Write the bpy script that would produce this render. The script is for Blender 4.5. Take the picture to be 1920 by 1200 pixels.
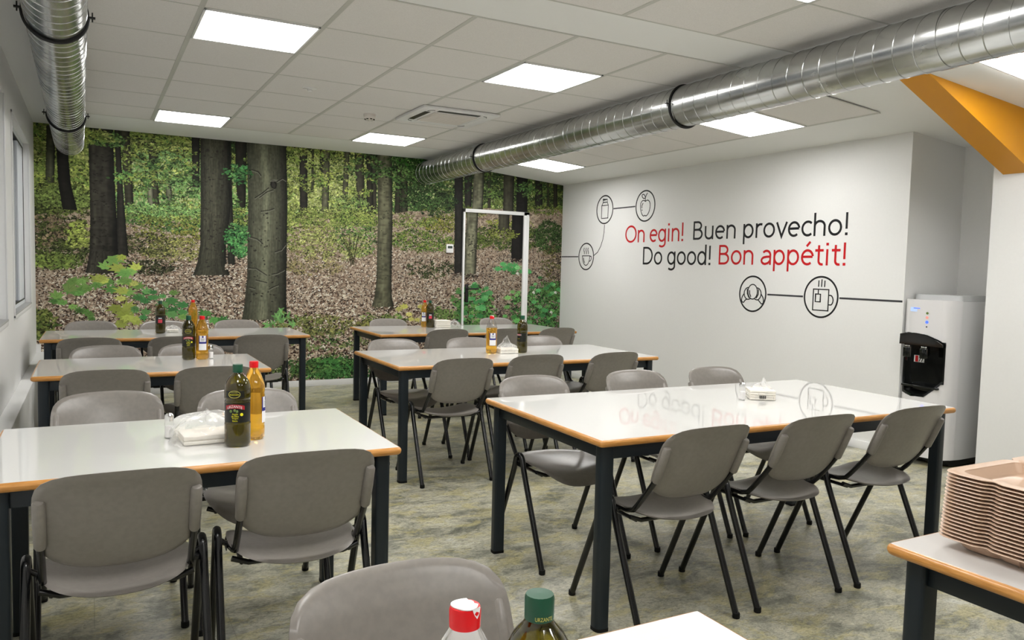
import bpy, bmesh, math, random
import numpy as np
from mathutils import Vector, Matrix

# ------------------------------------------------------------------ clear
for o in list(bpy.data.objects):
    bpy.data.objects.remove(o, do_unlink=True)
scene = bpy.context.scene
COL = scene.collection

# ------------------------------------------------------------------ camera
FPX = 1463.277
YAW, PITCH, ROLL, CAMH = 0.4957, 0.0659, 0.0245, 1.3519
_F = Vector((math.sin(YAW)*math.cos(PITCH), math.cos(YAW)*math.cos(PITCH), -math.sin(PITCH)))
_R0 = Vector((math.cos(YAW), -math.sin(YAW), 0)); _U0 = _R0.cross(_F)
_R = _R0*math.cos(ROLL) + _U0*math.sin(ROLL)
_U = -_R0*math.sin(ROLL) + _U0*math.cos(ROLL)
CAMP = Vector((0, 0, CAMH))
cam = bpy.data.cameras.new('camera'); camo = bpy.data.objects.new('camera', cam)
COL.objects.link(camo)
cam.sensor_fit = 'HORIZONTAL'; cam.sensor_width = 36; cam.lens = FPX/1920*36
cam.clip_start = 0.02; cam.clip_end = 100
m = Matrix((( _R.x, _U.x, -_F.x, 0), (_R.y, _U.y, -_F.y, 0), (_R.z, _U.z, -_F.z, CAMH), (0, 0, 0, 1)))
camo.matrix_world = m
scene.camera = camo

def at(u, v, axis, val):
    """photo pixel -> point on the plane axis=val"""
    d = _F + _R*((u-960)/FPX) + _U*((600-v)/FPX)
    t = (val - CAMP[axis])/d[axis]
    return CAMP + d*t

# ------------------------------------------------------------------ world, exposure
w = bpy.data.worlds.new('world'); scene.world = w; w.use_nodes = True
w.node_tree.nodes['Background'].inputs[0].default_value = (0.55, 0.62, 0.75, 1)
w.node_tree.nodes['Background'].inputs[1].default_value = 0.12
scene.view_settings.view_transform = 'Standard'
scene.view_settings.look = 'None'
scene.view_settings.exposure = 0.72
scene.view_settings.gamma = 1.0
scene.view_settings.use_curve_mapping = False
LAMP = 13.5            # radiance of the ceiling panels

# ------------------------------------------------------------------ materials
def srgb(r, g, b):
    f = lambda c: (c/255/12.92) if c/255 <= 0.04045 else ((c/255+0.055)/1.055)**2.4
    return (f(r), f(g), f(b), 1)

def mat(name, col, rough=0.5, metal=0.0, coat=0.0, trans=0.0, ior=1.45, spec=0.5, emit=None, estr=0, coat_rough=0.05, alpha=1.0):
    m = bpy.data.materials.new(name); m.use_nodes = True
    b = m.node_tree.nodes['Principled BSDF']
    b.inputs['Base Color'].default_value = col
    b.inputs['Roughness'].default_value = rough
    b.inputs['Metallic'].default_value = metal
    b.inputs['Coat Weight'].default_value = coat
    b.inputs['Coat Roughness'].default_value = coat_rough
    b.inputs['Transmission Weight'].default_value = trans
    b.inputs['IOR'].default_value = ior
    b.inputs['Specular IOR Level'].default_value = spec
    b.inputs['Alpha'].default_value = alpha
    if emit:
        b.inputs['Emission Color'].default_value = emit
        b.inputs['Emission Strength'].default_value = estr
    return m

def noise_mix(m, c1, c2, scale=(1, 1, 1), nscale=5, detail=4, lo=0.35, hi=0.65, bump=0.0, space='Object', rough=None, dist=0.0):
    nt = m.node_tree; n = nt.nodes; l = nt.links; b = n['Principled BSDF']
    tc = n.new('ShaderNodeTexCoord'); mp = n.new('ShaderNodeMapping'); mp.inputs['Scale'].default_value = scale
    l.new(tc.outputs[space], mp.inputs['Vector'])
    no = n.new('ShaderNodeTexNoise'); no.inputs['Scale'].default_value = nscale; no.inputs['Detail'].default_value = detail
    no.inputs['Distortion'].default_value = dist
    l.new(mp.outputs[0], no.inputs['Vector'])
    r = n.new('ShaderNodeMapRange'); r.inputs['From Min'].default_value = lo; r.inputs['From Max'].default_value = hi
    l.new(no.outputs[0], r.inputs['Value'])
    mx = n.new('ShaderNodeMix'); mx.data_type = 'RGBA'
    mx.inputs[6].default_value = c1; mx.inputs[7].default_value = c2
    l.new(r.outputs[0], mx.inputs[0]); l.new(mx.outputs[2], b.inputs['Base Color'])
    if bump:
        bp = n.new('ShaderNodeBump'); bp.inputs['Strength'].default_value = bump; bp.inputs['Distance'].default_value = 0.002
        l.new(no.outputs[0], bp.inputs['Height']); l.new(bp.outputs[0], b.inputs['Normal'])
    return mx, no, r

M = {}
M['wall'] = mat('white_paint', (0.80, 0.80, 0.79, 1), 0.55)
noise_mix(M['wall'], (0.795, 0.795, 0.785, 1), (0.805, 0.805, 0.795, 1), nscale=60, detail=6, bump=0.02)
M['plaster'] = mat('ceiling_plaster', (0.80, 0.805, 0.79, 1), 0.7)
M['tile'] = mat('ceiling_tile', (0.63, 0.61, 0.59, 1), 0.9)
noise_mix(M['tile'], (0.70, 0.68, 0.655, 1), (0.76, 0.74, 0.715, 1), nscale=180, detail=8, bump=0.1)
M['tbar'] = mat('grid_bar', (0.52, 0.52, 0.48, 1), 0.5)
M['skirt'] = mat('white_skirting', (0.80, 0.80, 0.80, 1), 0.35)
M['laminate'] = mat('white_laminate', (0.775, 0.775, 0.755, 1), 0.3, coat=1.0, coat_rough=0.025)
M['laminate_grey'] = mat('grey_laminate', (0.62, 0.60, 0.58, 1), 0.35, coat=0.1, coat_rough=0.15)
M['edge'] = mat('beech_edge', srgb(205, 140, 58), 0.35, coat=0.3, coat_rough=0.2)
noise_mix(M['edge'], srgb(184, 124, 54), srgb(208, 150, 80), scale=(3, 3, 40), nscale=6, detail=5)
M['steel'] = mat('anthracite_steel', srgb(26, 34, 40), 0.38, spec=0.45)
M['chair'] = mat('grey_plastic', srgb(150, 143, 138), 0.30)
noise_mix(M['chair'], srgb(129, 124, 119), srgb(135, 130, 124), nscale=60, detail=3)
M['tube'] = mat('black_tube', srgb(13, 14, 16), 0.25, coat=0.25, coat_rough=0.08)
M['foot'] = mat('black_rubber', srgb(12, 12, 12), 0.6, spec=0.3)
M['zinc'] = mat('galvanised_steel', (0.50, 0.51, 0.51, 1), 0.26, metal=1.0)
mx, no, r_ = noise_mix(M['zinc'], (0.40, 0.41, 0.41, 1), (0.60, 0.61, 0.60, 1), scale=(1, 0.5, 1), nscale=9, detail=5, lo=0.25, hi=0.75, bump=0.02)
_nt = M['zinc'].node_tree
_mr = _nt.nodes.new('ShaderNodeMapRange'); _mr.inputs['To Min'].default_value = 0.14; _mr.inputs['To Max'].default_value = 0.34
_nt.links.new(no.outputs[0], _mr.inputs['Value']); _nt.links.new(_mr.outputs[0], _nt.nodes['Principled BSDF'].inputs['Roughness'])
M['black'] = mat('black_metal', srgb(15, 15, 15), 0.4)
M['yellow'] = mat('ochre_paint', srgb(214, 146, 6), 0.5)
M['panel'] = mat('light_panel', (0.9, 0.9, 0.9, 1), 0.5, emit=(1.0, 0.985, 0.96, 1), estr=LAMP)
M['white'] = mat('white_plastic', (0.80, 0.80, 0.80, 1), 0.3)
M['ivory'] = mat('ivory_plastic', (0.72, 0.68, 0.64, 1), 0.4)
M['cooler'] = mat('cooler_white', (0.76, 0.75, 0.76, 1), 0.16, coat=0.5)
M['cooler_side'] = mat('cooler_side_grey', (0.66, 0.66, 0.66, 1), 0.3)
M['gloss_black'] = mat('gloss_black', srgb(14, 16, 16), 0.12, coat=0.4)
M['greylid'] = mat('grey_lid', (0.50, 0.51, 0.51, 1), 0.3)
M['chrome'] = mat('chrome', (0.7, 0.7, 0.7, 1), 0.12, metal=1)
M['vinyl_black'] = mat('black_vinyl', srgb(16, 16, 20), 0.5)
M['vinyl_grey'] = mat('dark_grey_vinyl', srgb(58, 58, 62), 0.5)
M['vinyl_red'] = mat('red_vinyl', srgb(196, 6, 18), 0.5)
M['glass'] = mat('window_glass', (0.75, 0.8, 0.8, 1), 0.02, trans=1.0, ior=1.5)
M['frame_blue'] = mat('window_frame_white', (0.74, 0.77, 0.82, 1), 0.35)
M['grey_sill'] = mat('sill_grey', (0.42, 0.42, 0.42, 1), 0.4)
M['olive'] = mat('olive_oil_bottle', (0.085, 0.068, 0.002, 1), 0.06, trans=0.85, ior=1.36, coat=0.6)
M['sunflower'] = mat('sunflower_oil_bottle', (0.93, 0.52, 0.05, 1), 0.05, trans=0.85, ior=1.33, coat=0.6)
M['clear'] = mat('clear_plastic', (0.93, 0.92, 0.92, 1), 0.04, trans=0.95, ior=1.12, coat=0.5, alpha=0.4)
M['bag'] = mat('bag_film', (0.95, 0.95, 0.95, 1), 0.12, trans=0.9, ior=1.08, coat=1.0, alpha=0.55)
M['capgreen'] = mat('green_cap', srgb(14, 74, 50), 0.4)
M['capred'] = mat('red_cap', srgb(222, 10, 22), 0.32)
M['capwhite'] = mat('white_cap_patch', (0.85, 0.85, 0.85, 1), 0.4)
M['lab_dark'] = mat('dark_label', srgb(18, 20, 14), 0.35)
M['lab_white'] = mat('white_label', (0.8, 0.8, 0.82, 1), 0.4)
M['lab_blue'] = mat('blue_label', srgb(28, 30, 120), 0.4)
M['lab_red'] = mat('red_label', srgb(168, 34, 44), 0.4)
M['lab_pink'] = mat('pink_label', srgb(214, 70, 84), 0.4)
M['lab_yellow'] = mat('yellow_print', srgb(232, 226, 40), 0.4)
M['lab_gold'] = mat('gold_print', srgb(196, 190, 90), 0.4)
M['lab_green'] = mat('olive_print', srgb(104, 128, 66), 0.4)
M['salt'] = mat('salt', (0.86, 0.85, 0.84, 1), 0.8)
M['napkin'] = mat('paper_napkin', (0.86, 0.82, 0.74, 1), 0.9)
noise_mix(M['napkin'], (0.80, 0.75, 0.66, 1), (0.90, 0.87, 0.80, 1), scale=(1, 1, 60), nscale=8, detail=2)
M['tray'] = mat('peach_plastic', srgb(206, 176, 152), 0.3)
M['screen'] = mat('blue_display', srgb(186, 206, 236), 0.2, emit=srgb(150, 180, 240), estr=0.3)
M['led_blue'] = mat('blue_led', srgb(70, 100, 250), 0.2, emit=srgb(70, 100, 250), estr=0.8)
M['led_red'] = mat('red_led', srgb(220, 150, 140), 0.2, emit=srgb(230, 140, 130), estr=0.3)
M['lcd'] = mat('dark_lcd', srgb(60, 70, 64), 0.25)

# floor: mottled vinyl
def floor_material():
    m = mat('mottled_vinyl_floor', (0.3, 0.3, 0.25, 1), 0.33, spec=0.5)
    nt = m.node_tree; n = nt.nodes; l = nt.links; b = n['Principled BSDF']
    tc = n.new('ShaderNodeTexCoord')
    def noise(scale, vec, det=8, dist=0.6, rough=0.65):
        mp = n.new('ShaderNodeMapping'); mp.inputs['Scale'].default_value = vec; l.new(tc.outputs['Object'], mp.inputs[0])
        no = n.new('ShaderNodeTexNoise'); no.inputs['Scale'].default_value = scale; no.inputs['Detail'].default_value = det
        no.inputs['Distortion'].default_value = dist; no.inputs['Roughness'].default_value = rough
        l.new(mp.outputs[0], no.inputs['Vector']); return no
    def ramp(src, stops):
        r = n.new('ShaderNodeValToRGB'); e = r.color_ramp.elements
        e[0].position, e[0].color = stops[0]; e[1].position, e[1].color = stops[-1]
        for p, c in stops[1:-1]:
            x = e.new(p); x.color = c
        l.new(src, r.inputs[0]); return r
    a = noise(3.6, (1, 1.5, 1), 12, 0.35, 0.74)
    ra = ramp(a.outputs[0], [(0.34, srgb(104, 107, 96)), (0.44, srgb(140, 140, 126)), (0.50, srgb(172, 170, 154)), (0.57, srgb(190, 187, 166)), (0.66, srgb(206, 206, 196))])
    c = noise(6.0, (1, 1.6, 1), 10, 0.5, 0.76)
    rc = ramp(c.outputs[0], [(0.50, (0, 0, 0, 1)), (0.57, (1, 1, 1, 1))])
    mx = n.new('ShaderNodeMix'); mx.data_type = 'RGBA'; mx.inputs[7].default_value = srgb(190, 180, 124)
    ml = n.new('ShaderNodeMath'); ml.operation = 'MULTIPLY'; ml.inputs[1].default_value = 0.55
    l.new(rc.outputs[0], ml.inputs[0]); l.new(ml.outputs[0], mx.inputs[0]); l.new(ra.outputs[0], mx.inputs[6])
    d = noise(30, (1, 2.0, 1), 9, 1.6, 0.8)
    rd = ramp(d.outputs[0], [(0.38, (0.42, 0.43, 0.40, 1)), (0.50, (0.92, 0.92, 0.92, 1)), (0.62, (1.22, 1.22, 1.18, 1))])
    m2 = n.new('ShaderNodeMix'); m2.data_type = 'RGBA'; m2.blend_type = 'MULTIPLY'; m2.inputs[0].default_value = 0.9
    l.new(mx.outputs[2], m2.inputs[6]); l.new(rd.outputs[0], m2.inputs[7])
    # faint tile joints every half metre
    br = n.new('ShaderNodeTexBrick'); br.offset = 0.5; br.inputs['Scale'].default_value = 1.0
    br.inputs['Brick Width'].default_value = 0.9; br.inputs['Row Height'].default_value = 0.45; br.inputs['Mortar Size'].default_value = 0.002
    br.inputs['Color1'].default_value = (1, 1, 1, 1); br.inputs['Color2'].default_value = (0.95, 0.95, 0.95, 1); br.inputs['Mortar'].default_value = (0.75, 0.75, 0.75, 1)
    l.new(tc.outputs['Object'], br.inputs['Vector'])
    m3 = n.new('ShaderNodeMix'); m3.data_type = 'RGBA'; m3.blend_type = 'MULTIPLY'; m3.inputs[0].default_value = 1
    l.new(m2.outputs[2], m3.inputs[6]); l.new(br.outputs['Color'], m3.inputs[7])
    l.new(m3.outputs[2], b.inputs['Base Color'])
    bp = n.new('ShaderNodeBump'); bp.inputs['Strength'].default_value = 0.05; bp.inputs['Distance'].default_value = 0.002
    l.new(d.outputs[0], bp.inputs['Height']); l.new(bp.outputs[0], b.inputs['Normal'])
    return m
M['floor'] = floor_material()

# ------------------------------------------------------------------ mesh helpers
class MB:
    def __init__(s): s.v = []; s.f = []; s.mi = []
    def add(s, vs, fs, mi=0):
        o = len(s.v); s.v += [tuple(v) for v in vs]
        for f in fs: s.f.append(tuple(i+o for i in f)); s.mi.append(mi)
    def box(s, x0, y0, z0, x1, y1, z1, bev=0.0, mi=0, rot=None, seg=2):
        bm = bmesh.new(); bmesh.ops.create_cube(bm, size=1)
        for v in bm.verts:
            v.co = Vector(((x0+x1)/2+v.co.x*(x1-x0), (y0+y1)/2+v.co.y*(y1-y0), (z0+z1)/2+v.co.z*(z1-z0)))
        if bev: bmesh.ops.bevel(bm, geom=list(bm.edges), offset=bev, segments=seg, affect='EDGES', profile=0.5)
        if rot is not None:
            c = Vector(((x0+x1)/2, (y0+y1)/2, (z0+z1)/2)); bmesh.ops.transform(bm, matrix=Matrix.Translation(c) @ rot @ Matrix.Translation(-c), verts=bm.verts)
        bm.verts.index_update()
        s.add([v.co for v in bm.verts], [[v.index for v in f.verts] for f in bm.faces], mi); bm.free()
    def tube(s, pts, r, n=12, mi=0, cap=True, sq=None):
        pts = [Vector(p) for p in pts]; N = len(pts)
        rs = r if isinstance(r, (list, tuple)) else [r]*N
        t0 = (pts[1]-pts[0]).normalized()
        ref = Vector((0, 0, 1)) if abs(t0.z) < 0.9 else Vector((1, 0, 0))
        nrm = t0.cross(ref).normalized(); vs = []
        for i, p in enumerate(pts):
            a = pts[max(i-1, 0)]; b = pts[min(i+1, N-1)]; t = (b-a).normalized()
            nrm = (nrm - t*nrm.dot(t)).normalized(); bn = t.cross(nrm)
            for k in range(n):
                an = 2*math.pi*k/n; vs.append(p+nrm*math.cos(an)*rs[i]+bn*math.sin(an)*rs[i])
        fs = [[i*n+k, i*n+(k+1) % n, (i+1)*n+(k+1) % n, (i+1)*n+k] for i in range(N-1) for k in range(n)]
        if cap: fs += [list(range(n))[::-1], [(N-1)*n+k for k in range(n)]]
        s.add(vs, fs, mi)
    def lathe(s, prof, n=32, mi=0, c=(0, 0, 0), mod=None):
        """prof: list of (r,z)"""
        vs = []
        for r, z in prof:
            for k in range(n):
                a = 2*math.pi*k/n; rr = r*(mod(a, z) if mod else 1)
                vs.append((c[0]+rr*math.cos(a), c[1]+rr*math.sin(a), c[2]+z))
        fs = [[i*n+k, i*n+(k+1) % n, (i+1)*n+(k+1) % n, (i+1)*n+k] for i in range(len(prof)-1) for k in range(n)]
        if prof[0][0] > 1e-6: fs.append(list(range(n))[::-1])
        if prof[-1][0] > 1e-6: fs.append([(len(prof)-1)*n+k for k in range(n)])
        s.add(vs, fs, mi)
    def prism(s, poly, f, a, b, mi=0):
        """poly in 2D, f(p,t)->3D ; extruded t=a..b"""
        n = len(poly)
        vs = [f(p, a) for p in poly]+[f(p, b) for p in poly]
        fs = [list(range(n))[::-1], [n+i for i in range(n)]]+[[i, (i+1) % n, n+(i+1) % n, n+i] for i in range(n)]
        s.add(vs, fs, mi)
    def build(s, name, mats, parent=None, smooth=True, angle=38, loc=None):
        me = bpy.data.meshes.new(name); me.from_pydata(s.v, [], s.f); me.update()
        bm = bmesh.new(); bm.from_mesh(me); bmesh.ops.recalc_face_normals(bm, faces=bm.faces)
        if smooth:
            lim = math.radians(angle)
            for f in bm.faces: f.smooth = True
            for e in bm.edges:
                if len(e.link_faces) == 2:
                    try: e.smooth = e.calc_face_angle() < lim
                    except Exception: e.smooth = False
        bm.to_mesh(me); bm.free()
        if len(s.mi) == len(me.polygons): me.polygons.foreach_set('material_index', s.mi)
        if not isinstance(mats, (list, tuple)): mats = [mats]
        for x in mats: me.materials.append(M[x] if isinstance(x, str) else x)
        o = bpy.data.objects.new(name, me); COL.objects.link(o)
        if parent: o.parent = parent
        if loc: o.location = loc
        return o

def thing(name, label, cat, loc=(0, 0, 0), rz=0, group=None):
    o = bpy.data.objects.new(name, None); COL.objects.link(o); o.empty_display_size = 0.1
    o.location = loc; o.rotation_euler = (0, 0, rz); tag(o, label, cat, group); return o
def tag(o, label, cat, group=None):
    o['label'] = label; o['category'] = cat
    if group: o['group'] = group
    return o
def struct(o): o['kind'] = 'structure'; return o
def copy_tree(o, parent=None):
    c = o.copy(); COL.objects.link(c)
    if parent: c.parent = parent
    for ch in list(o.children): copy_tree(ch, c)
    return c

# ------------------------------------------------------------------ room constants
XL, XR, YB, YF = -0.4556, 5.337, 8.577, -3.0
HZ = 2.595; RIDGE = 3.42
def rz_(x): return 2.4739-0.0831*(x-4.744)       # sloped right part of the ceiling
GX, GY, GD = 0.491, 7.7405, 0.5942

# floor
b = MB(); b.add([(XL-.3, YF, 0), (6.1, YF, 0), (6.1, YB, 0), (XL-.3, YB, 0), (XL-.3, YF, -.1), (6.1, YF, -.1), (6.1, YB, -.1), (XL-.3, YB, -.1)],
      [[0, 1, 2, 3], [7, 6, 5, 4], [0, 4, 5, 1], [1, 5, 6, 2], [2, 6, 7, 3], [3, 7, 4, 0]])
struct(b.build('floor', 'floor', smooth=False))
# ceiling: level part and sloped part
b = MB()
b.prism([(XL-.3, HZ), (RIDGE, HZ), (6.1, rz_(6.1)), (6.1, 2.8), (XL-.3, 2.8)], lambda p, t: (p[0], t, p[1]), YF, YB+.1)
ceil = struct(b.build('ceiling', 'plaster', smooth=False))
# tile fields (thin panels a hair below the plaster) and T-bars
def tile_field(x0, x1, y0, y1, zf, b, step=0.6):
    x = x0
    while x < x1-0.05:
        xe = min(x+step, x1); y = y1
        while y > y0+0.05:
            ye = max(y-GD, y0); g = 0.004
            P = [(x+g, ye+g), (xe-g, ye+g), (xe-g, y-g), (x+g, y-g)]
            b.add([(p[0], p[1], zf(p[0])-.003) for p in P]+[(p[0], p[1], zf(p[0])+.004) for p in P],
                  [[0, 3, 2, 1], [0, 1, 5, 4], [1, 2, 6, 5], [2, 3, 7, 6], [3, 0, 4, 7]])
            y = ye
        x = xe
zl = lambda x: HZ
b = MB()
tile_field(GX-.6, GX+3.0, GY-7*GD, GY, zl, b)
tile_field(3.544, 4.744, GY-7*GD, GY, rz_, b)
y2 = 3.18
tile_field(GX-.6, GX+3.0, y2-7*GD, y2, zl, b)
ct = b.build('ceiling_tiles', 'tile', ceil, smooth=False)
b = MB()
def bars(x0, nx, y0, ny, zf):
    for i in range(nx+1):
        x = x0+.6*i; wd = .013
        b.add([(x-wd, y0-ny*GD, zf(x-wd)-.0045), (x+wd, y0-ny*GD, zf(x+wd)-.0045), (x+wd, y0, zf(x+wd)-.0045), (x-wd, y0, zf(x-wd)-.0045),
               (x-wd, y0-ny*GD, zf(x-wd)), (x+wd, y0-ny*GD, zf(x+wd)), (x+wd, y0, zf(x+wd)), (x-wd, y0, zf(x-wd))],
              [[0, 3, 2, 1], [0, 1, 5, 4], [1, 2, 6, 5], [2, 3, 7, 6], [3, 0, 4, 7]])
    xa, xb = x0, x0+.6*nx
    for j in range(ny+1):
        y = y0-GD*j; wd = .006
        b.add([(xa, y-wd, zf(xa)-.004), (xb, y-wd, zf(xb)-.004), (xb, y+wd, zf(xb)-.004), (xa, y+wd, zf(xa)-.004),
               (xa, y-wd, zf(xa)), (xb, y-wd, zf(xb)), (xb, y+wd, zf(xb)), (xa, y+wd, zf(xa))],
              [[0, 3, 2, 1], [0, 1, 5, 4], [1, 2, 6, 5], [2, 3, 7, 6], [3, 0, 4, 7]])
bars(GX-.6, 6, GY, 7, zl); bars(3.544, 2, GY, 7, rz_); bars(GX-.6, 6, y2, 7, zl)
b.build('ceiling_grid', 'tbar', ceil, smooth=False)

# ------------------------------------------------------------------ walls
# left wall with two window openings
W1 = (6.20, 7.80, 0.955, 2.30); W2 = (3.9, 5.665, 0.955, 2.33)
b = MB()
def wallrect(y0, y1, z0, z1, x=XL, t=.25): b.box(x-t, y0, z0, x, y1, z1)
wallrect(YF, YB, 0, W1[2]); wallrect(YF, YB, 2.33, 2.8); wallrect(YF, W2[0], W1[2], 2.33); wallrect(W2[1], W1[0], W1[2], 2.33); wallrect(W1[1], YB, W1[2], 2.33)
wallrect(W1[0], W1[1], W1[3], 2.33)
struct(b.build('wall_left', 'wall', smooth=False))
for i, (y0, y1, z0, z1) in enumerate((W1, W2)):
    root = struct(bpy.data.objects.new('window_%d' % (i+1), None)); COL.objects.link(root); root.location = (XL-.05, (y0+y1)/2, z0)
    c = (y0+y1)/2
    f = MB(); xw = 0.045
    f.box(-.03, y0-c, 0, .015, y0-c+xw, z1-z0, .004); f.box(-.03, y1-c-xw, 0, .015, y1-c, z1-z0, .004)
    f.box(-.03, y0-c, 0, .015, y1-c, xw, .004); f.box(-.03, y0-c, z1-z0-xw, .015, y1-c, z1-z0, .004)
    f.build('window_frame', 'frame_blue', root)
    if i == 0: f = MB(); f.box(-.028, y1-c-.56, xw, .012, y1-c-xw, z1-z0-xw, .003); f.build('fixed_panel', 'frame_blue', root)
    f = MB(); f.box(-.006, y0-c+.02, .02, .0, y1-c-.02, z1-z0-.02); f.build('pane', 'glass', root, smooth=False)
    f = MB()   # dark gasket
    for (a0, b0, a1, b1) in ((y0-c+xw-.004, xw-.004, y0-c+xw+.006, z1-z0-xw), (y1-c-xw-.006, xw-.004, y1-c-xw+.004, z1-z0-xw), (y0-c+xw, xw-.004, y1-c-xw, xw+.006), (y0-c+xw, z1-z0-xw-.006, y1-c-xw, z1-z0-xw+.004)):
        f.box(.002, a0, b0, .0165, a1, b1)
    f.build('gasket', 'black', root, smooth=False)
    f = MB(); f.box(.0, y0-c+.001, -.001, .062, y1-c-.001, .012, .003); f.build('window_sill', 'grey_sill', root)
    f = MB()
    for (ya, za, yb, zb) in ((y0-c-.02, -.02, y0-c, z1-z0+.02), (y1-c, -.02, y1-c+.02, z1-z0+.02), (y0-c-.02, z1-z0, y1-c+.02, z1-z0+.02), (y0-c-.02, -.03, y1-c+.02, -.001)):
        f.box(.05, ya, za, .059, yb, zb, .002)
    f.build('window_trim', 'skirt', root)
# boxed ledge below the windows
b = MB(); b.box(XL, YF, 0, -.372, YB-.001, .455, .004); b.box(XL, YB-.05, .455, -.42, YB-.001, .53)
struct(b.build('trim_1', 'wall', smooth=False))
# right wall: far part, alcove, near part
b = MB()
b.prism([(XR, YF), (6.1, YF), (6.1, YB), (XR, YB), (XR, 3.735), (5.98, 3.735), (5.98, 3.13), (XR, 3.13)], lambda p, t: (p[0], p[1], t), 0, 2.8)
struct(b.build('wall_right', 'wall', smooth=False))
b = MB(); b.box(XL-.25, YF-.1, 0, 6.1, YF, 2.8); struct(b.build('wall_front', 'wall', smooth=False))
b = MB(); b.box(XL, YB-.012, 0, XR, YB-.0005, .067, .002); struct(b.build('baseboard_back', 'skirt'))
b = MB(); b.box(XR-.012, 3.74, 0, XR-.0005, YB-.013, .067, .002); struct(b.build('baseboard_right', 'skirt'))

# ------------------------------------------------------------------ mural (printed forest wallpaper), painted into a fine vertex grid
PX = 0.004
MW, MH = int(round((XR-XL)/PX)), 640
MZ0 = 0.067
rng = np.random.default_rng(7)
img = np.zeros((MH, MW, 3), np.float32)
def rp(u, v):
    q = at(u, v, 1, YB); return ((q.x-XL)/PX, (q.z-MZ0)/PX)
def vnoise(h, w, sy, sx, seed):
    r = np.random.default_rng(seed); gh, gw = int(h/sy)+3, int(w/sx)+3
    g = r.random((gh, gw)).astype(np.float32)
    y = np.arange(h)/sy; x = np.arange(w)/sx; yi = y.astype(int); xi = x.astype(int)
    fy = (y-yi)[:, None]; fx = (x-xi)[None]; fy = fy*fy*(3-2*fy); fx = fx*fx*(3-2*fx)
    a = g[yi][:, xi]; b_ = g[yi][:, xi+1]; c = g[yi+1][:, xi]; d = g[yi+1][:, xi+1]
    return (a*(1-fx)+b_*fx)*(1-fy)+(c*(1-fx)+d*fx)*fy
YY, XX = np.mgrid[0:MH, 0:MW].astype(np.float32)
def leaf(cx, cy, a, b_, th, col, al=1.0):
    r = int(a)+2; x0 = int(cx)-r; x1 = int(cx)+r+1; y0 = int(cy)-r; y1 = int(cy)+r+1
    if x0 < 0 or y0 < 0 or x1 >= MW or y1 >= MH:
        x0 = max(x0, 0); y0 = max(y0, 0); x1 = min(x1, MW); y1 = min(y1, MH)
        if x1 <= x0 or y1 <= y0: return
    X = XX[y0:y1, x0:x1]-cx; Y = YY[y0:y1, x0:x1]-cy; c, s = math.cos(th), math.sin(th)
    p = np.abs((X*c+Y*s)/a); q = np.abs((-X*s+Y*c)/b_)
    k = (p**1.5+q**1.5) < 1.0                      # pointed leaf shape
    if not k.any(): return
    sub = img[y0:y1, x0:x1]; sub[k] = sub[k]*(1-al)+np.asarray(col, np.float32)*al
def poly(pts, col, al=1.0):
    P = np.array(pts); x0 = max(int(P[:, 0].min()), 0); x1 = min(int(P[:, 0].max())+2, MW); y0 = max(int(P[:, 1].min()), 0); y1 = min(int(P[:, 1].max())+2, MH)
    if x1 <= x0 or y1 <= y0: return
    X = XX[y0:y1, x0:x1]; Y = YY[y0:y1, x0:x1]; ins = np.zeros(X.shape, bool); n = len(P)
    for i in range(n):
        xa, ya = P[i]; xb, yb = P[(i+1) % n]
        if ya == yb: continue
        ins ^= ((ya > Y) != (yb > Y)) & (X < (xb-xa)*(Y-ya)/(yb-ya)+xa)
    sub = img[y0:y1, x0:x1]; sub[ins] = sub[ins]*(1-al)+np.asarray(col, np.float32)*al
def spray(u, v, ru, rv, n, cols, size=(5, 10), per=9, elong=0.5, dark=0.25, tilt=0.0, lay=1.0):
    """clumps of leaves inside an ellipse given in photo pixels"""
    cx, cy = rp(u, v); ex = abs(rp(u+ru, v)[0]-cx); ey = abs(rp(u, v-rv)[1]-cy)
    for _ in range(n):
        while True:
            p, q = rng.uniform(-1, 1, 2)
            if p*p+q*q < 1: break
        x, y = cx+p*ex, cy+q*ey
        base = np.array(cols[rng.integers(len(cols))], np.float32)*rng.uniform(0.82, 1.14)
        th0 = rng.uniform(-.5, .5)+tilt; sz = rng.uniform(*size)
        for k in range(per):
            t = rng.normal(0, 1)*sz*1.6*lay; s2 = rng.normal(0, 1)*sz*0.7
            f = rng.uniform(0.75, 1.18) if rng.random() > dark else rng.uniform(0.28, 0.55)
            leaf(x+t*math.cos(th0), y+t*math.sin(th0)+s2, sz*rng.uniform(.6, 1.1), sz*elong*rng.uniform(.6, 1.1), th0+rng.normal(0, .6), base*f)
YG = [(160, 174, 86), (140, 160, 80), (188, 198, 116), (120, 146, 72)]
GR = [(100, 138, 72), (84, 120, 64), (122, 158, 88), (72, 104, 56)]
DG = [(54, 80, 40), (44, 68, 36), (70, 98, 48), (60, 80, 44)]
CG = [(96, 160, 90), (80, 146, 84), (120, 178, 104), (70, 126, 70)]
CG0 = [(140, 184, 110), (116, 162, 92), (164, 200, 124)]
MG = [(128, 176, 92), (150, 192, 104), (170, 196, 96), (112, 164, 88)]
# backdrop
n1 = vnoise(MH, MW, 60, 60, 1); n2 = vnoise(MH, MW, 14, 16, 2); n3 = vnoise(MH, MW, 5, 6, 3)
tt = np.clip(n1*.4+n2*.35+n3*.45-.25, 0, 1)[..., None]
img[:] = (np.array([24, 32, 18])*(1-tt)+np.array([96, 116, 50])*tt)
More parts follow.
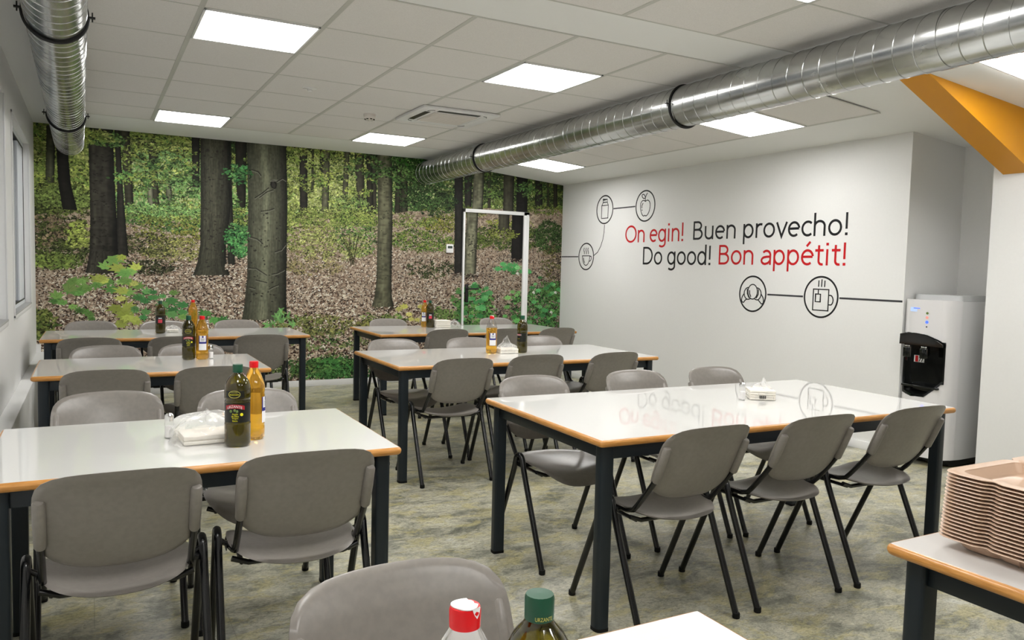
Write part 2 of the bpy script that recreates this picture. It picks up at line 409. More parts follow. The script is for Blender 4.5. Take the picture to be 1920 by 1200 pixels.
# canopy
for (u, v, ru, rv, n, cols) in [(250, 330, 220, 100, 900, DG), (500, 340, 200, 90, 600, DG), (900, 370, 200, 90, 900, DG),
                                (700, 340, 120, 80, 300, GR), (250, 330, 200, 95, 1000, YG), (300, 350, 150, 60, 350, GR), (560, 340, 130, 90, 500, YG), (440, 400, 110, 80, 350, GR),
                                (640, 345, 100, 70, 380, YG), (780, 350, 80, 60, 330, GR), (940, 360, 120, 70, 420, [(96, 112, 52), (80, 100, 48), (112, 124, 60)]), (770, 330, 70, 40, 160, DG), (100, 280, 60, 50, 240, GR)]:
    spray(u, v, ru, rv, n, cols, size=(2.0, 4.6), per=10)
for (u, v, ru, rv, n, cols) in [(250, 320, 210, 90, 260, YG), (330, 345, 120, 60, 120, CG0), (560, 330, 110, 80, 160, YG), (640, 350, 120, 60, 130, [(196, 206, 130), (172, 186, 104)]), (450, 380, 90, 60, 70, CG0), (780, 350, 90, 50, 90, GR), (950, 360, 110, 50, 110, [(120, 140, 70), (100, 124, 60), (140, 156, 84)]), (90, 290, 60, 60, 80, YG), (130, 330, 90, 60, 90, YG)]:
    spray(u, v, ru, rv, n, cols, size=(2.4, 5.0), per=34, lay=3.2, dark=.12, tilt=-.12)
# light gaps
for _ in range(1700):
    u = rng.uniform(230, 1000); v = rng.uniform(300, 405)
    x, y = rp(u, v); leaf(x, y, rng.uniform(1.5, 4), rng.uniform(1, 2.5), rng.uniform(0, 3), np.array((214, 222, 160))*rng.uniform(.7, 1.05))
# far trunks
def trunk(rows, col, edge=0.55, light=None, mott=0.25, seed=0):
    R = sorted([(rp((a+b_)/2, v)[1], rp(a, v)[0], rp(b_, v)[0]) for v, a, b_ in rows])
    ys = [r[0] for r in R]; y0 = max(int(ys[0]), 0); y1 = min(int(ys[-1])+1, MH)
    if rows[0][0] <= 300 or ys[-1] > MH-40: y1 = MH if rows[0][2] == 1 else y1
    nz = vnoise(MH, 260, 26, 5, 100+seed); nz2 = vnoise(MH, 260, 5, 9, 200+seed); nz3 = vnoise(MH, 260, 60, 40, 300+seed)
    for y in range(y0, y1):
        L = np.interp(y, ys, [r[1] for r in R]); Rr = np.interp(y, ys, [r[2] for r in R])
        j = (vnoise(1, 2, 3, 3, y)[0, 0]-.5)*1.2
        xa = max(int(L+j), 0); xb = min(int(Rr+j)+1, MW)
        if xb <= xa: continue
        s = (np.arange(xa, xb)-L)/max(Rr-L, 1)
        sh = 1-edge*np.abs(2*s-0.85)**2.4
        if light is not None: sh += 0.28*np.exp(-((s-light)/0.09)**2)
        k = (s*250).astype(int).clip(0, 259) if Rr-L > 60 else (np.arange(xa, xb)-xa).clip(0, 259)
        t = 1+mott*(nz[y, k]-.5)+mott*.9*(nz2[y, k]-.5)+mott*.7*(nz3[y, k]-.5)
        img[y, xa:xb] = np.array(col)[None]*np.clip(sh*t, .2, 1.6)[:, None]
far = [([(235, 88, 104), (342, 86, 102)], (88, 90, 70)), ([(245, 226, 243), (405, 237, 252)], (66, 64, 50)), ([(262, 278, 292), (403, 286, 300)], (62, 60, 46)),
       ([(350, 277, 287), (403, 278, 289)], (150, 150, 124)), ([(345, 311, 321), (390, 313, 324)], (120, 122, 98)), ([(255, 360, 375), (350, 361, 374)], (44, 42, 36)),
       ([(262, 441, 463), (415, 446, 460)], (46, 44, 36)), ([(270, 562, 576), (410, 563, 577)], (52, 50, 42)), ([(278, 600, 606), (350, 600, 607)], (44, 46, 36)), ([(275, 607, 619), (398, 603, 616)], (100, 100, 78)),
       ([(280, 647, 656), (392, 641, 651)], (84, 84, 66)), ([(280, 665, 682), (345, 668, 683), (410, 672, 687)], (76, 74, 60)), ([(285, 687, 697), (408, 689, 700)], (54, 52, 42)), ([(290, 697, 706), (392, 700, 706)], (64, 62, 50)),
       ([(300, 744, 752), (433, 739, 750)], (58, 56, 44)), ([(300, 753, 764), (438, 751, 765)], (70, 68, 52)), ([(296, 871, 886), (400, 872, 884), (500, 866, 878)], (44, 42, 36)),
       ([(310, 1004, 1016), (419, 1003, 1018)], (40, 38, 32)), ([(315, 1038, 1045), (411, 1038, 1045)], (50, 48, 36)), ([(260, 395, 399), (340, 396, 400)], (60, 60, 40)), ([(280, 585, 589), (360, 584, 588)], (70, 72, 50)), ([(300, 720, 726), (400, 722, 728)], (50, 50, 38)),
       ([(320, 915, 920), (395, 915, 920)], (66, 62, 48)), ([(330, 1026, 1029), (400, 1026, 1030)], (56, 56, 40))]
for i, (rows, c) in enumerate(far): trunk(rows, c, seed=i)
# leaves in front of far trunks
for (u, v, ru, rv, n, cols) in [(280, 300, 90, 45, 170, YG), (560, 310, 90, 50, 150, YG), (740, 315, 90, 40, 150, GR), (650, 330, 60, 60, 90, YG), (320, 340, 60, 40, 90, GR), (940, 340, 100, 40, 130, DG), (800, 370, 60, 30, 120, DG), (960, 350, 60, 30, 60, [(110, 140, 70)])]:
    spray(u, v, ru, rv, n, cols, size=(2.4, 5.0), per=7)
# leaf litter on the ground; horizon follows the photo
hz = [(60, 405), (160, 392), (300, 396), (400, 400), (560, 405), (640, 412), (720, 400), (860, 392), (1060, 392)]
HY = np.interp(np.arange(MW), [rp(u, v)[0] for u, v in hz], [rp(u, v)[1] for u, v in hz])
gm = YY < (HY[None]+6*(n2-.5))
t = np.clip(.5+(n3-.5)*.9+(n1-.5)*.3, 0, 1)[..., None]
gcol = np.array([122, 104, 88])*(1-t)+np.array([200, 182, 160])*t
img[gm] = gcol[gm]
LT = [(248, 234, 210), (226, 208, 184), (200, 178, 156), (255, 248, 230), (178, 152, 132), (150, 124, 104)]
DK = [(62, 44, 38), (90, 66, 56), (44, 30, 26)]
NL = 56000
xs = rng.uniform(0, MW, NL); fr = rng.uniform(0, 1, NL)
for i in np.argsort(-fr):
    H = HY[int(xs[i]) % MW]; y = fr[i]*H
    near = 1-fr[i]; sz = 1.3+3.6*near
    c = LT[rng.integers(6)] if rng.random() < .66 else DK[rng.integers(3)]
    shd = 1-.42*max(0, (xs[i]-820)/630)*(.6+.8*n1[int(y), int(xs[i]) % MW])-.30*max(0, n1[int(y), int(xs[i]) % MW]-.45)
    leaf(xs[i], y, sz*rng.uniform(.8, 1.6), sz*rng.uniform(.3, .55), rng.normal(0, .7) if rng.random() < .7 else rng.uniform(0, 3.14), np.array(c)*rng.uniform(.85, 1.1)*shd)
# understorey: sparse light leaves and bushes on the ground
for (u, v, ru, rv, n, cols, sz) in [
    (590, 440, 60, 45, 210, [(170, 176, 96), (150, 160, 84), (128, 140, 76)], (2, 4)), (560, 490, 80, 25, 80, [(150, 140, 100), (130, 120, 80)], (2, 3.5)),
    (668, 440, 42, 42, 230, [(104, 138, 74), (86, 122, 62), (140, 160, 90)], (2, 4.4)), (660, 395, 36, 30, 100, [(120, 150, 84), (150, 170, 100)], (2, 4)), (700, 400, 30, 14, 60, YG, (2, 3.5)),
    (790, 452, 66, 20, 240, [(108, 134, 60), (88, 118, 56), (134, 150, 72)], (2, 4)), (830, 420, 40, 16, 120, [(150, 150, 66), (120, 130, 56)], (2, 4)), (810, 505, 50, 16, 90, [(52, 66, 36), (70, 84, 44)], (2, 3.6)),
    (280, 460, 60, 22, 140, [(86, 96, 54), (100, 104, 60), (70, 74, 46)], (2, 4)), (250, 408, 60, 10, 90, GR, (2, 4)), (330, 410, 60, 28, 230, GR, (2, 5)), (320, 430, 70, 30, 120, [(150, 150, 74), (130, 140, 66)], (2, 4)), (285, 500, 60, 14, 90, [(60, 64, 42), (80, 84, 54)], (2, 4)),
    (110, 400, 58, 70, 330, [(100, 112, 56), (78, 92, 46), (120, 134, 68)], (2, 4.6)), (110, 460, 58, 40, 260, [(80, 92, 50), (100, 114, 58), (60, 68, 40)], (2, 4.6)), (120, 370, 50, 20, 110, [(150, 172, 92), (128, 150, 78)], (2.4, 5.5)), (150, 440, 18, 26, 60, [(186, 198, 106), (160, 178, 86)], (2.4, 5.5)), (110, 490, 50, 14, 100, [(140, 160, 80), (112, 134, 66)], (2.4, 5.5)), (90, 430, 40, 30, 60, [(170, 150, 120), (140, 120, 96)], (2, 3.6)),
    (450, 440, 12, 44, 120, CG, (2.5, 5)), (440, 400, 14, 30, 60, GR, (2, 5)), (540, 400, 10, 60, 70, YG, (2, 4)),
    (960, 445, 60, 24, 330, [(64, 84, 40), (84, 100, 46), (104, 116, 56)], (2, 4.5)), (1030, 445, 26, 30, 230, [(52, 74, 36), (66, 92, 44)], (2, 5)), (900, 450, 30, 16, 90, [(88, 104, 44)], (2, 4)), (960, 418, 40, 8, 50, [(150, 158, 70)], (2, 4)),
    (1035, 500, 20, 40, 60, [(96, 104, 52), (110, 100, 60)], (2, 4)), (870, 500, 14, 10, 20, DG, (2, 4))]:
    spray(u, v, ru, rv, n, cols, size=sz, per=7)
for (u, v, ru, rv, n, cols) in [(400, 405, 190, 16, 420, YG), (300, 395, 90, 10, 160, CG0), (600, 408, 110, 18, 300, [(180, 190, 110), (150, 166, 88), (120, 140, 70)]), (720, 412, 100, 14, 170, [(150, 166, 84), (110, 134, 64)]), (860, 398, 60, 12, 130, [(130, 140, 64), (96, 116, 52)]), (1000, 392, 60, 8, 110, [(90, 112, 52), (120, 130, 60)]), (620, 460, 80, 30, 170, [(190, 194, 120), (160, 170, 100)]), (590, 500, 60, 16, 50, [(170, 160, 110)]), (330, 470, 60, 20, 110, [(170, 170, 100), (140, 144, 84)])]:
    spray(u, v, ru, rv, n, cols, size=(1.8, 3.6), per=8, lay=1.6)
# thin stems of the centre bush
for k in range(14):
    u0 = 662+rng.uniform(-6, 6); u1 = 668+rng.uniform(-34, 34); a = rp(u0, 497); c = rp(u1, 440)
    for s in np.linspace(0, 1, 60): leaf(a[0]+(c[0]-a[0])*s**1.4, a[1]+(c[1]-a[1])*s, .9, .8, 0, (60, 58, 36))
# mid and large trunks
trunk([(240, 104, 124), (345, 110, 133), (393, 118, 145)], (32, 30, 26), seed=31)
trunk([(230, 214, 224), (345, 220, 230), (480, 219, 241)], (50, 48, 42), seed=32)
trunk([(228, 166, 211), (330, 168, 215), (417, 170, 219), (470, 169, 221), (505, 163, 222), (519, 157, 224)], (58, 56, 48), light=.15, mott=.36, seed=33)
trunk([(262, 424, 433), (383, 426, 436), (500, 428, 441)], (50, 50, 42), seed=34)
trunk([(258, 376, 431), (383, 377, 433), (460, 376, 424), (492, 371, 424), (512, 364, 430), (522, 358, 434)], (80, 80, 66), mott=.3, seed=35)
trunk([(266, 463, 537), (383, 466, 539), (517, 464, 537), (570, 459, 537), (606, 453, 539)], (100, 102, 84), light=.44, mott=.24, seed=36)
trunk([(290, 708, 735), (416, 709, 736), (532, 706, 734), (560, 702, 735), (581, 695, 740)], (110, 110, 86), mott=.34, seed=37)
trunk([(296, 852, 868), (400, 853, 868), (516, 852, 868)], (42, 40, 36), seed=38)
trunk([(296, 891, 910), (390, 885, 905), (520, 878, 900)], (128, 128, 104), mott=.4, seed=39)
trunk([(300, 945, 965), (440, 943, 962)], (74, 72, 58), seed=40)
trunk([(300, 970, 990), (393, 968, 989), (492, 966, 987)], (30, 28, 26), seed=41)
for (u, v, w_) in [(190, 517, 34), (395, 521, 40), (496, 604, 44), (718, 580, 24), (888, 518, 16), (860, 515, 12), (953, 440, 14), (433, 500, 10), (977, 490, 12)]:
    for k in range(int(w_*5)):
        x, y = rp(u+rng.uniform(-w_, w_), v+rng.uniform(-4, 5)); c = LT[rng.integers(6)] if rng.random() < .55 else DK[rng.integers(3)]
        leaf(x, y, rng.uniform(2, 5), rng.uniform(1, 2), rng.uniform(-.8, .8), np.array(c)*(.9 if u < 800 else .65))
# bark marks: knot and wrinkles on the biggest trunk
def stroke(pts, wd, col):
    P = [rp(*p) for p in pts]
    for a, c in zip(P[:-1], P[1:]):
        L = max(abs(a[0]-c[0]), abs(a[1]-c[1]), 1)
        for s in np.linspace(0, 1, int(L)+1): leaf(a[0]+(c[0]-a[0])*s, a[1]+(c[1]-a[1])*s, wd, wd*.8, 0, col)
kx, ky = rp(513, 346); leaf(kx, ky, 9, 13, .2, (34, 32, 28)); leaf(kx, ky-2, 5, 8, .2, (58, 56, 50)); leaf(kx+1, ky+10, 12, 3, .2, (140, 140, 126), .6)
for pts in ([(504, 352), (492, 362), (478, 371)], [(520, 340), (530, 334), (536, 338)], [(490, 396), (505, 394), (514, 391)], [(472, 318), (484, 322), (489, 329)], [(466, 443), (482, 448), (492, 456)], [(536, 458), (528, 468), (516, 472)], [(466, 502), (480, 503), (500, 516)], [(534, 505), (520, 512), (510, 514)], [(505, 542), (512, 538), (522, 534)], [(468, 538), (478, 541)], [(487, 370), (500, 360), (512, 356)], [(480, 525), (500, 530)]):
    stroke(pts, 1.5, (46, 44, 38)); stroke([(a, b_+2.5) for a, b_ in pts], 1.0, (132, 132, 118))
for k in range(60):
    u = rng.uniform(468, 534); v = rng.uniform(400, 590); x, y = rp(u, v); leaf(x, y, rng.uniform(1.5, 4), rng.uniform(1, 2.5), rng.uniform(-.4, .4), (52, 50, 44))
for (ua, ub, va, vb, n, c) in ((380, 428, 280, 500, 90, (46, 44, 38)), (172, 214, 280, 500, 90, (34, 32, 28)), (711, 733, 300, 560, 50, (62, 62, 48)), (886, 902, 430, 480, 26, (40, 40, 34))):
    for k in range(n):
        x, y = rp(rng.uniform(ua, ub), rng.uniform(va, vb)); leaf(x, y, rng.uniform(1.5, 5), rng.uniform(1, 2.2), rng.uniform(-.5, .5), c, .8)
for v in (320, 345, 395, 455, 505, 515, 522): stroke([(711, v), (722, v+2), (734, v)], .9, (70, 70, 54))
# leaves crossing trunks
for (u, v, ru, rv, n, cols) in [(195, 262, 38, 12, 60, GR), (170, 256, 40, 14, 60, YG), (232, 332, 14, 10, 14, MG), (445, 325, 24, 18, 40, CG), (440, 445, 16, 30, 60, CG), (750, 320, 50, 20, 70, GR), (790, 300, 45, 16, 70, [(44, 96, 30), (60, 112, 40), (36, 76, 26)]), (985, 355, 14, 14, 26, GR), (820, 385, 40, 22, 60, DG), (950, 440, 30, 8, 40, [(120, 130, 60)]), (565, 285, 14, 8, 12, YG)]:
    spray(u, v, ru, rv, n, cols, size=(2.6, 5.5), per=6)
# foreground plants: lobed maple leaves
def maple(u, v, s, th, col):
    x, y = rp(u, v); P = []
    for k, (a, r) in enumerate([(0, 1.0), (18, .5), (34, .82), (52, .42), (70, .62), (100, .3), (140, .35), (180, .2), (220, .35), (260, .3), (290, .62), (308, .42), (326, .82), (342, .5)]):
        an = math.radians(a)+th; P.append((x+r*s*math.cos(an), y+r*s*math.sin(an)*.62))
    poly(P, col)
    for a in (0, 34, 326): 
        an = math.radians(a)+th
        for q in np.linspace(0, .8, 10): leaf(x+q*s*math.cos(an), y+q*s*math.sin(an)*.62, .8, .7, 0, np.array(col)*.82)
def plant(spots, cols, s=(12, 22), n=3, stem=None):
    if stem: stroke(stem, 1.1, (70, 60, 40))
    for (u, v) in spots:
        for _ in range(max(1, n-1)):
            c = np.array(cols[rng.integers(len(cols))])*rng.uniform(.82, 1.12)
            maple(u+rng.uniform(-7, 7), v+rng.uniform(-4, 4), 1.45*rng.uniform(*s), rng.uniform(0, 6.28), c)
MAP = [(140, 186, 98), (120, 172, 90), (160, 196, 110), (100, 152, 78)]
YMP = [(190, 204, 100), (176, 192, 88), (204, 210, 116)]
plant([(135, 530), (155, 525), (170, 540), (150, 548), (180, 535), (125, 540)], MAP, (15, 26), 3, [(140, 600), (142, 565), (144, 530)])
plant([(100, 568), (118, 566), (128, 572), (104, 560)], MAP, (14, 22), 2)
plant([(200, 500), (212, 490), (230, 482), (222, 508), (250, 505), (262, 503), (240, 512)], YMP+MAP[:2], (16, 28), 2, [(232, 610), (234, 570), (222, 520), (226, 490)])
plant([(198, 528), (185, 524), (232, 530), (248, 530), (255, 535), (215, 545), (235, 545)], YMP+MAP, (14, 24), 3)
plant([(232, 560), (238, 575), (225, 580), (240, 585), (246, 600), (228, 606), (236, 596)], YMP, (15, 26), 3)
plant([(160, 588), (150, 582), (170, 592)], [(110, 150, 80), (96, 138, 70)], (12, 18), 3)
plant([(270, 550), (285, 552), (262, 560), (276, 565), (300, 555), (258, 578), (268, 590)], CG, (13, 22), 3)
plant([(315, 550), (322, 560), (310, 575), (330, 580), (345, 582), (300, 590), (318, 590), (340, 595), (350, 570)], CG+MAP[:1], (16, 28), 2)
plant([(400, 600), (415, 598), (380, 590)], [(84, 150, 76), (104, 168, 88)], (14, 22), 3)
for (u, v) in [(520, 590), (530, 600), (540, 595), (515, 605), (550, 600), (528, 583), (545, 606), (505, 608)]:
    for k in range(4):
        x, y = rp(u+rng.uniform(-7, 7), v+rng.uniform(-5, 5)); leaf(x, y, rng.uniform(9, 15), 3, rng.uniform(-.6, 2.2), np.array((124, 178, 104))*rng.uniform(.8, 1.15))
plant([(755, 574), (768, 572), (780, 578), (764, 590), (775, 595), (785, 590), (770, 600)], [(212, 208, 116), (196, 196, 100), (222, 216, 130)], (12, 18), 2)
plant([(745, 590), (740, 598), (750, 602)], [(130, 170, 92), (150, 180, 100)], (8, 14), 3)
GC = [(104, 188, 112), (86, 166, 96), (128, 200, 126), (70, 142, 78)]
spray(895, 575, 38, 40, 150, [(84, 140, 70), (60, 110, 56), (112, 160, 84)], size=(3, 7), per=7); spray(1010, 580, 46, 40, 170, [(72, 124, 62), (96, 148, 80), (56, 92, 48)], size=(3, 7), per=7); spray(1035, 545, 16, 20, 40, [(80, 120, 60)], size=(3, 6))
plant([(880, 545), (895, 535), (905, 545), (915, 550), (925, 545), (890, 560), (905, 565), (920, 562), (880, 570), (900, 580), (915, 578), (875, 585), (888, 590), (870, 598), (905, 595)], GC, (11, 20), 3, [(884, 610), (888, 575), (892, 548)])
plant([(862, 545), (855, 560), (858, 585), (852, 598), (866, 600)], [(80, 130, 70), (100, 150, 80)], (9, 16), 3)
plant([(948, 495), (958, 498), (966, 505), (978, 500), (985, 508), (950, 508), (975, 512)], GC, (11, 19), 3)
plant([(995, 510), (1005, 518), (1000, 535), (1008, 545), (992, 540)], GC, (10, 16), 2, [(1000, 600), (998, 550), (992, 512)])
plant([(962, 550), (968, 560), (975, 556), (958, 575), (965, 590), (975, 600), (985, 580), (950, 590)], [(112, 186, 100), (90, 160, 84), (134, 196, 110)], (11, 19), 2)
plant([(1000, 570), (1012, 575), (1020, 585), (1008, 592), (1025, 597), (1035, 600), (995, 600), (1030, 580), (1040, 590)], GC, (11, 18), 2)
plant([(1030, 540), (1040, 535), (1046, 545), (1035, 552), (1045, 560)], GC, (9, 15), 3)
for (u, v) in [(977, 513), (1000, 548), (1033, 585), (1041, 548)]:
    x, y = rp(u, v); leaf(x, y, 5, 3.5, .3, (226, 226, 216)); leaf(x+3, y-3, 3.5, 3, .3, (200, 206, 196))
# low green strip and ground plants at the bottom
for (u, v, ru, rv, n, cols) in [(620, 690, 60, 18, 420, [(96, 156, 84), (78, 136, 70), (120, 170, 92), (58, 106, 54)]), (80, 610, 18, 30, 120, [(110, 130, 60), (90, 116, 56), (140, 150, 80)]), (620, 640, 70, 30, 60, [(140, 150, 96), (110, 140, 80)]),
                                (590, 610, 70, 20, 90, [(150, 150, 90), (130, 140, 80)]), (350, 700, 260, 26, 520, [(84, 120, 66), (64, 100, 52), (120, 140, 80)]), (870, 700, 200, 26, 420, [(84, 140, 76), (64, 110, 58)]), (120, 690, 60, 30, 150, [(84, 110, 60)]),
                                (720, 600, 40, 12, 40, [(130, 150, 80)]), (830, 590, 26, 10, 40, [(120, 150, 80)]), (1000, 640, 60, 30, 200, [(72, 120, 66), (92, 144, 80)]), (690, 612, 30, 10, 40, [(150, 150, 84)])]:
    spray(u, v, ru, rv, n, cols, size=(2.5, 6), per=7)
img = np.clip(img, 0, 255)
lin = img/255; lin = np.where(lin <= 0.04045, lin/12.92, ((lin+0.055)/1.055)**2.4)
PRINT = 0.82                       # ink density of the wallpaper
lin = np.clip(lin*PRINT, 0, .92).astype(np.float32)

M['mural'] = mat('printed_wallpaper', (0.5, 0.5, 0.5, 1), 0.6, spec=0.25)
_nt = M['mural'].node_tree; _a = _nt.nodes.new('ShaderNodeVertexColor'); _a.layer_name = 'print'
_nt.links.new(_a.outputs[0], _nt.nodes['Principled BSDF'].inputs['Base Color'])
_a = None
def print_grid(name, x0, x1, z0, z1, y, shift=0.0, holes=None, parent=None, off=(0, 0, 0)):
    """fine grid facing -Y whose points carry the print colours"""
    nx = int(round((x1-x0)/PX)); nz = int(round((z1-z0)/PX))
    gx = np.linspace(x0, x1, nx+1, dtype=np.float32); gz = np.linspace(z0, z1, nz+1, dtype=np.float32)
    X, Z = np.meshgrid(gx, gz); V = np.stack([X-off[0], np.full_like(X, y-off[1]), Z-off[2]], -1).reshape(-1, 3)
    i = np.arange(nz)[:, None]*(nx+1)+np.arange(nx)[None]
    Fq = np.stack([i, i+1, i+nx+2, i+nx+1], -1).reshape(-1, 4)
    if holes:
        cxm = ((gx[:-1]+gx[1:])/2)[None].repeat(nz, 0).ravel(); czm = ((gz[:-1]+gz[1:])/2)[:, None].repeat(nx, 1).ravel()
        hx0, hx1, hz0, hz1 = holes
        Fq = Fq[~((cxm > hx0) & (cxm < hx1) & (czm > hz0) & (czm < hz1))]
    me = bpy.data.meshes.new(name); me.vertices.add(len(V)); me.vertices.foreach_set('co', V.ravel())
    me.loops.add(Fq.size); me.loops.foreach_set('vertex_index', Fq.ravel().astype(np.int32))
    me.polygons.add(len(Fq)); me.polygons.foreach_set('loop_start', np.arange(0, Fq.size, 4, dtype=np.int32))
    me.polygons.foreach_set('loop_total', np.full(len(Fq), 4, np.int32)) if False else None
    me.update(calc_edges=True)
    c = me.color_attributes.new('print', 'FLOAT_COLOR', 'POINT')
    ix = np.clip(((X+shift-XL)/PX).astype(int), 0, MW-1); iz = np.clip(((Z-MZ0)/PX).astype(int), 0, MH-1)
    C4 = np.ones((V.shape[0], 4), np.float32); C4[:, :3] = lin[iz, ix].reshape(-1, 3)
    c.data.foreach_set('color', C4.ravel())
    me.materials.append(M['mural']); o = bpy.data.objects.new(name, me); COL.objects.link(o)
    if parent: o.parent = parent
    return o
DX0, DX1, DZ = 3.935, 4.835, 2.055
wb = MB(); wb.box(XL-.25, YB+.004, 0, XR+.02, YB+.12, 2.8); wbk = struct(wb.build('wall_back', 'wall', smooth=False))
mur = print_grid('mural', XL, XR, MZ0, 2.60, YB, holes=(DX0, DX1, 0, DZ), parent=wbk)

# door with the same print, white frame, black handle
door = struct(bpy.data.objects.new('door_1', None)); COL.objects.link(door); door.location = ((DX0+DX1)/2, YB, 0)
fr = MB(); fx0, fx1 = DX0-door.location.x, DX1-door.location.x
fr.box(fx0, -.028, 0, fx0+.022, .004, DZ, .002); fr.box(fx1-.075, -.028, 0, fx1, .004, DZ, .002); fr.box(fx1-.035, -.034, 0, fx1-.004, -.02, DZ-.03, .003)
fr.box(fx0, -.028, DZ-.042, fx1, .004, DZ, .002)
fr.build('door_frame', 'skirt', door)
lf = print_grid('door_leaf', DX0+.022, DX1-.075, .01, DZ-.042, YB-.004, shift=.06, parent=door, off=(door.location.x, YB, 0))
h = MB(); hx, hz_ = 4.0-door.location.x, 1.05
h.box(hx-.022, -.016, hz_-.12, hx+.022, -.004, hz_+.10, .004); h.tube([(hx, -.01, hz_+.045), (hx, -.055, hz_+.045)], .009); h.tube([(hx, -.052, hz_+.045), (hx+.06, -.056, hz_+.045), (hx+.14, -.052, hz_+.045)], .0095)
h.build('door_handle', 'black', door)

# thermostat on the mural
t_ = thing('thermostat', 'small white wall thermostat with dark display on the forest mural', 'thermostat', (3.765, YB, 1.52))
b = MB(); b.box(-.045, -.024, 0, .045, -.0005, .1, .005); b.build('housing', 'white', t_)
b = MB(); b.box(-.03, -.0255, .052, .03, -.023, .082, .001); b.build('display', 'lcd', t_)

# ------------------------------------------------------------------ ceiling lights
LG = 'recessed square ceiling light panels'
def light(x0, y1, zf, label, dx=.6):
    xc, yc = x0+.3, y1-GD/2
    sl = math.atan2(zf(x0+.6)-zf(x0), .6)
    t = thing('ceiling_light', label, 'ceiling light', (xc, yc, zf(xc)-.004), group=LG); t.rotation_euler = (0, -sl, 0)
    a = .288; fr = MB()
    for (xa, ya, xb, yb) in ((-a, -a, a, -a+.012), (-a, a-.012, a, a), (-a, -a, -a+.012, a), (a-.012, -a, a, a)):
        fr.box(xa, ya, -.007, xb, yb, .002, .001)
    fr.build('light_frame', 'white', t); d = MB(); d.box(-a+.010, -a+.010, -.005, a-.010, a-.010, -.002); d.build('diffuser', 'panel', t, smooth=False)
yrow = lambda k: GY-GD*k
light(GX, yrow(5), zl, 'large bright square panel light nearest the left duct, top left of view')
light(GX, yrow(0), zl, 'bright panel light against the mural end, left side near the far duct strap')
light(GX+1.8, yrow(5), zl, 'bright square panel light in the middle of the ceiling before the air unit')
light(GX+1.8, yrow(0), zl, 'bright panel light against the mural end, beside the air conditioning cassette')
light(4.144, yrow(0), rz_, 'small panel light seen below the right duct near the far right corner')
light(4.144, yrow(5), rz_, 'square panel light right of the duct above the red and black lettering')
light(4.144, 2.586, rz_, 'panel light at the right edge beside the ochre beam')
light(GX, 2.586, zl, 'panel light overhead near the camera, left row'); light(GX+1.8, 2.586, zl, 'panel light overhead near the camera, middle row')
for i, (x, yy) in enumerate(((GX-.6, 1.398), (GX, -.39), (GX+1.8, -.39))):  # first panel is an added lamp, out of view, to brighten the left side
    light(x, yy, zl, ['panel light overhead near the camera by the left duct', 'panel light behind the camera, left row', 'panel light behind the camera, middle row'][i])

# air conditioning cassette
t_ = thing('air_conditioner', 'white ceiling cassette air conditioner with dark louvre slots', 'air conditioner', (2.59, 6.0, HZ-.005))
b = MB(); b.box(-.33, -.32, -.022, .33, .32, 0, .006); b.build('panel', 'white', t_)
b = MB(); b.box(-.19, -.19, -.03, .19, .19, -.02, .004)
for i in range(12): b.box(-.17, -.17+i*.03, -.0315, .17, -.158+i*.03, -.0295)
b.build('intake_grille', 'ivory', t_)
for k in range(4):
    b = MB(); b.box(-.18, -.266, -.0245, .18, -.220, -.0215); o = b.build('air_slot' if k in (0, 3) else 'louvre_flap', 'black' if k in (0, 3) else 'white', t_, smooth=False); o.rotation_euler = (0, 0, k*math.pi/2)
    if k in (2, 3): pass
b = MB()
for k in range(4):
    R_ = Matrix.Rotation(k*math.pi/2, 4, 'Z'); pts = [R_ @ Vector((.21+.045*math.cos(a), .21+.045*math.sin(a), -.0225)) for a in np.linspace(0, math.pi/2, 8)]
    b.tube(pts, .0025, 6)
b.build('corner_seam', 'black', t_)
# detectors
t_ = thing('smoke_detector', 'round ivory smoke detector on a ceiling tile', 'smoke detector', (2.04, 6.33, HZ-.003))
b = MB(); b.lathe([(.05, 0), (.05, -.018), (.045, -.02), (.045, -.036), (.036, -.044), (.0, -.045)], 28); b.build('body', 'ivory', t_)
b = MB()
for k in range(8):
    a = k*math.pi/4; b.box(.036*math.cos(a)-.009, .036*math.sin(a)-.006, -.0445, .036*math.cos(a)+.009, .036*math.sin(a)+.006, -.036, rot=Matrix.Rotation(a+math.pi/2, 4, 'Z'))
b.build('vent_slots', 'black', t_)
b = MB(); b.lathe([(.05, -.002), (.05, -.006), (.03, -.010), (.016, -.012), (.014, -.024), (0, -.026)], 28)
o = b.build('sprinkler_head', 'white'); o.location = (1.38, 5.65, HZ); tag(o, 'small flat white sprinkler head on a ceiling tile', 'sprinkler')

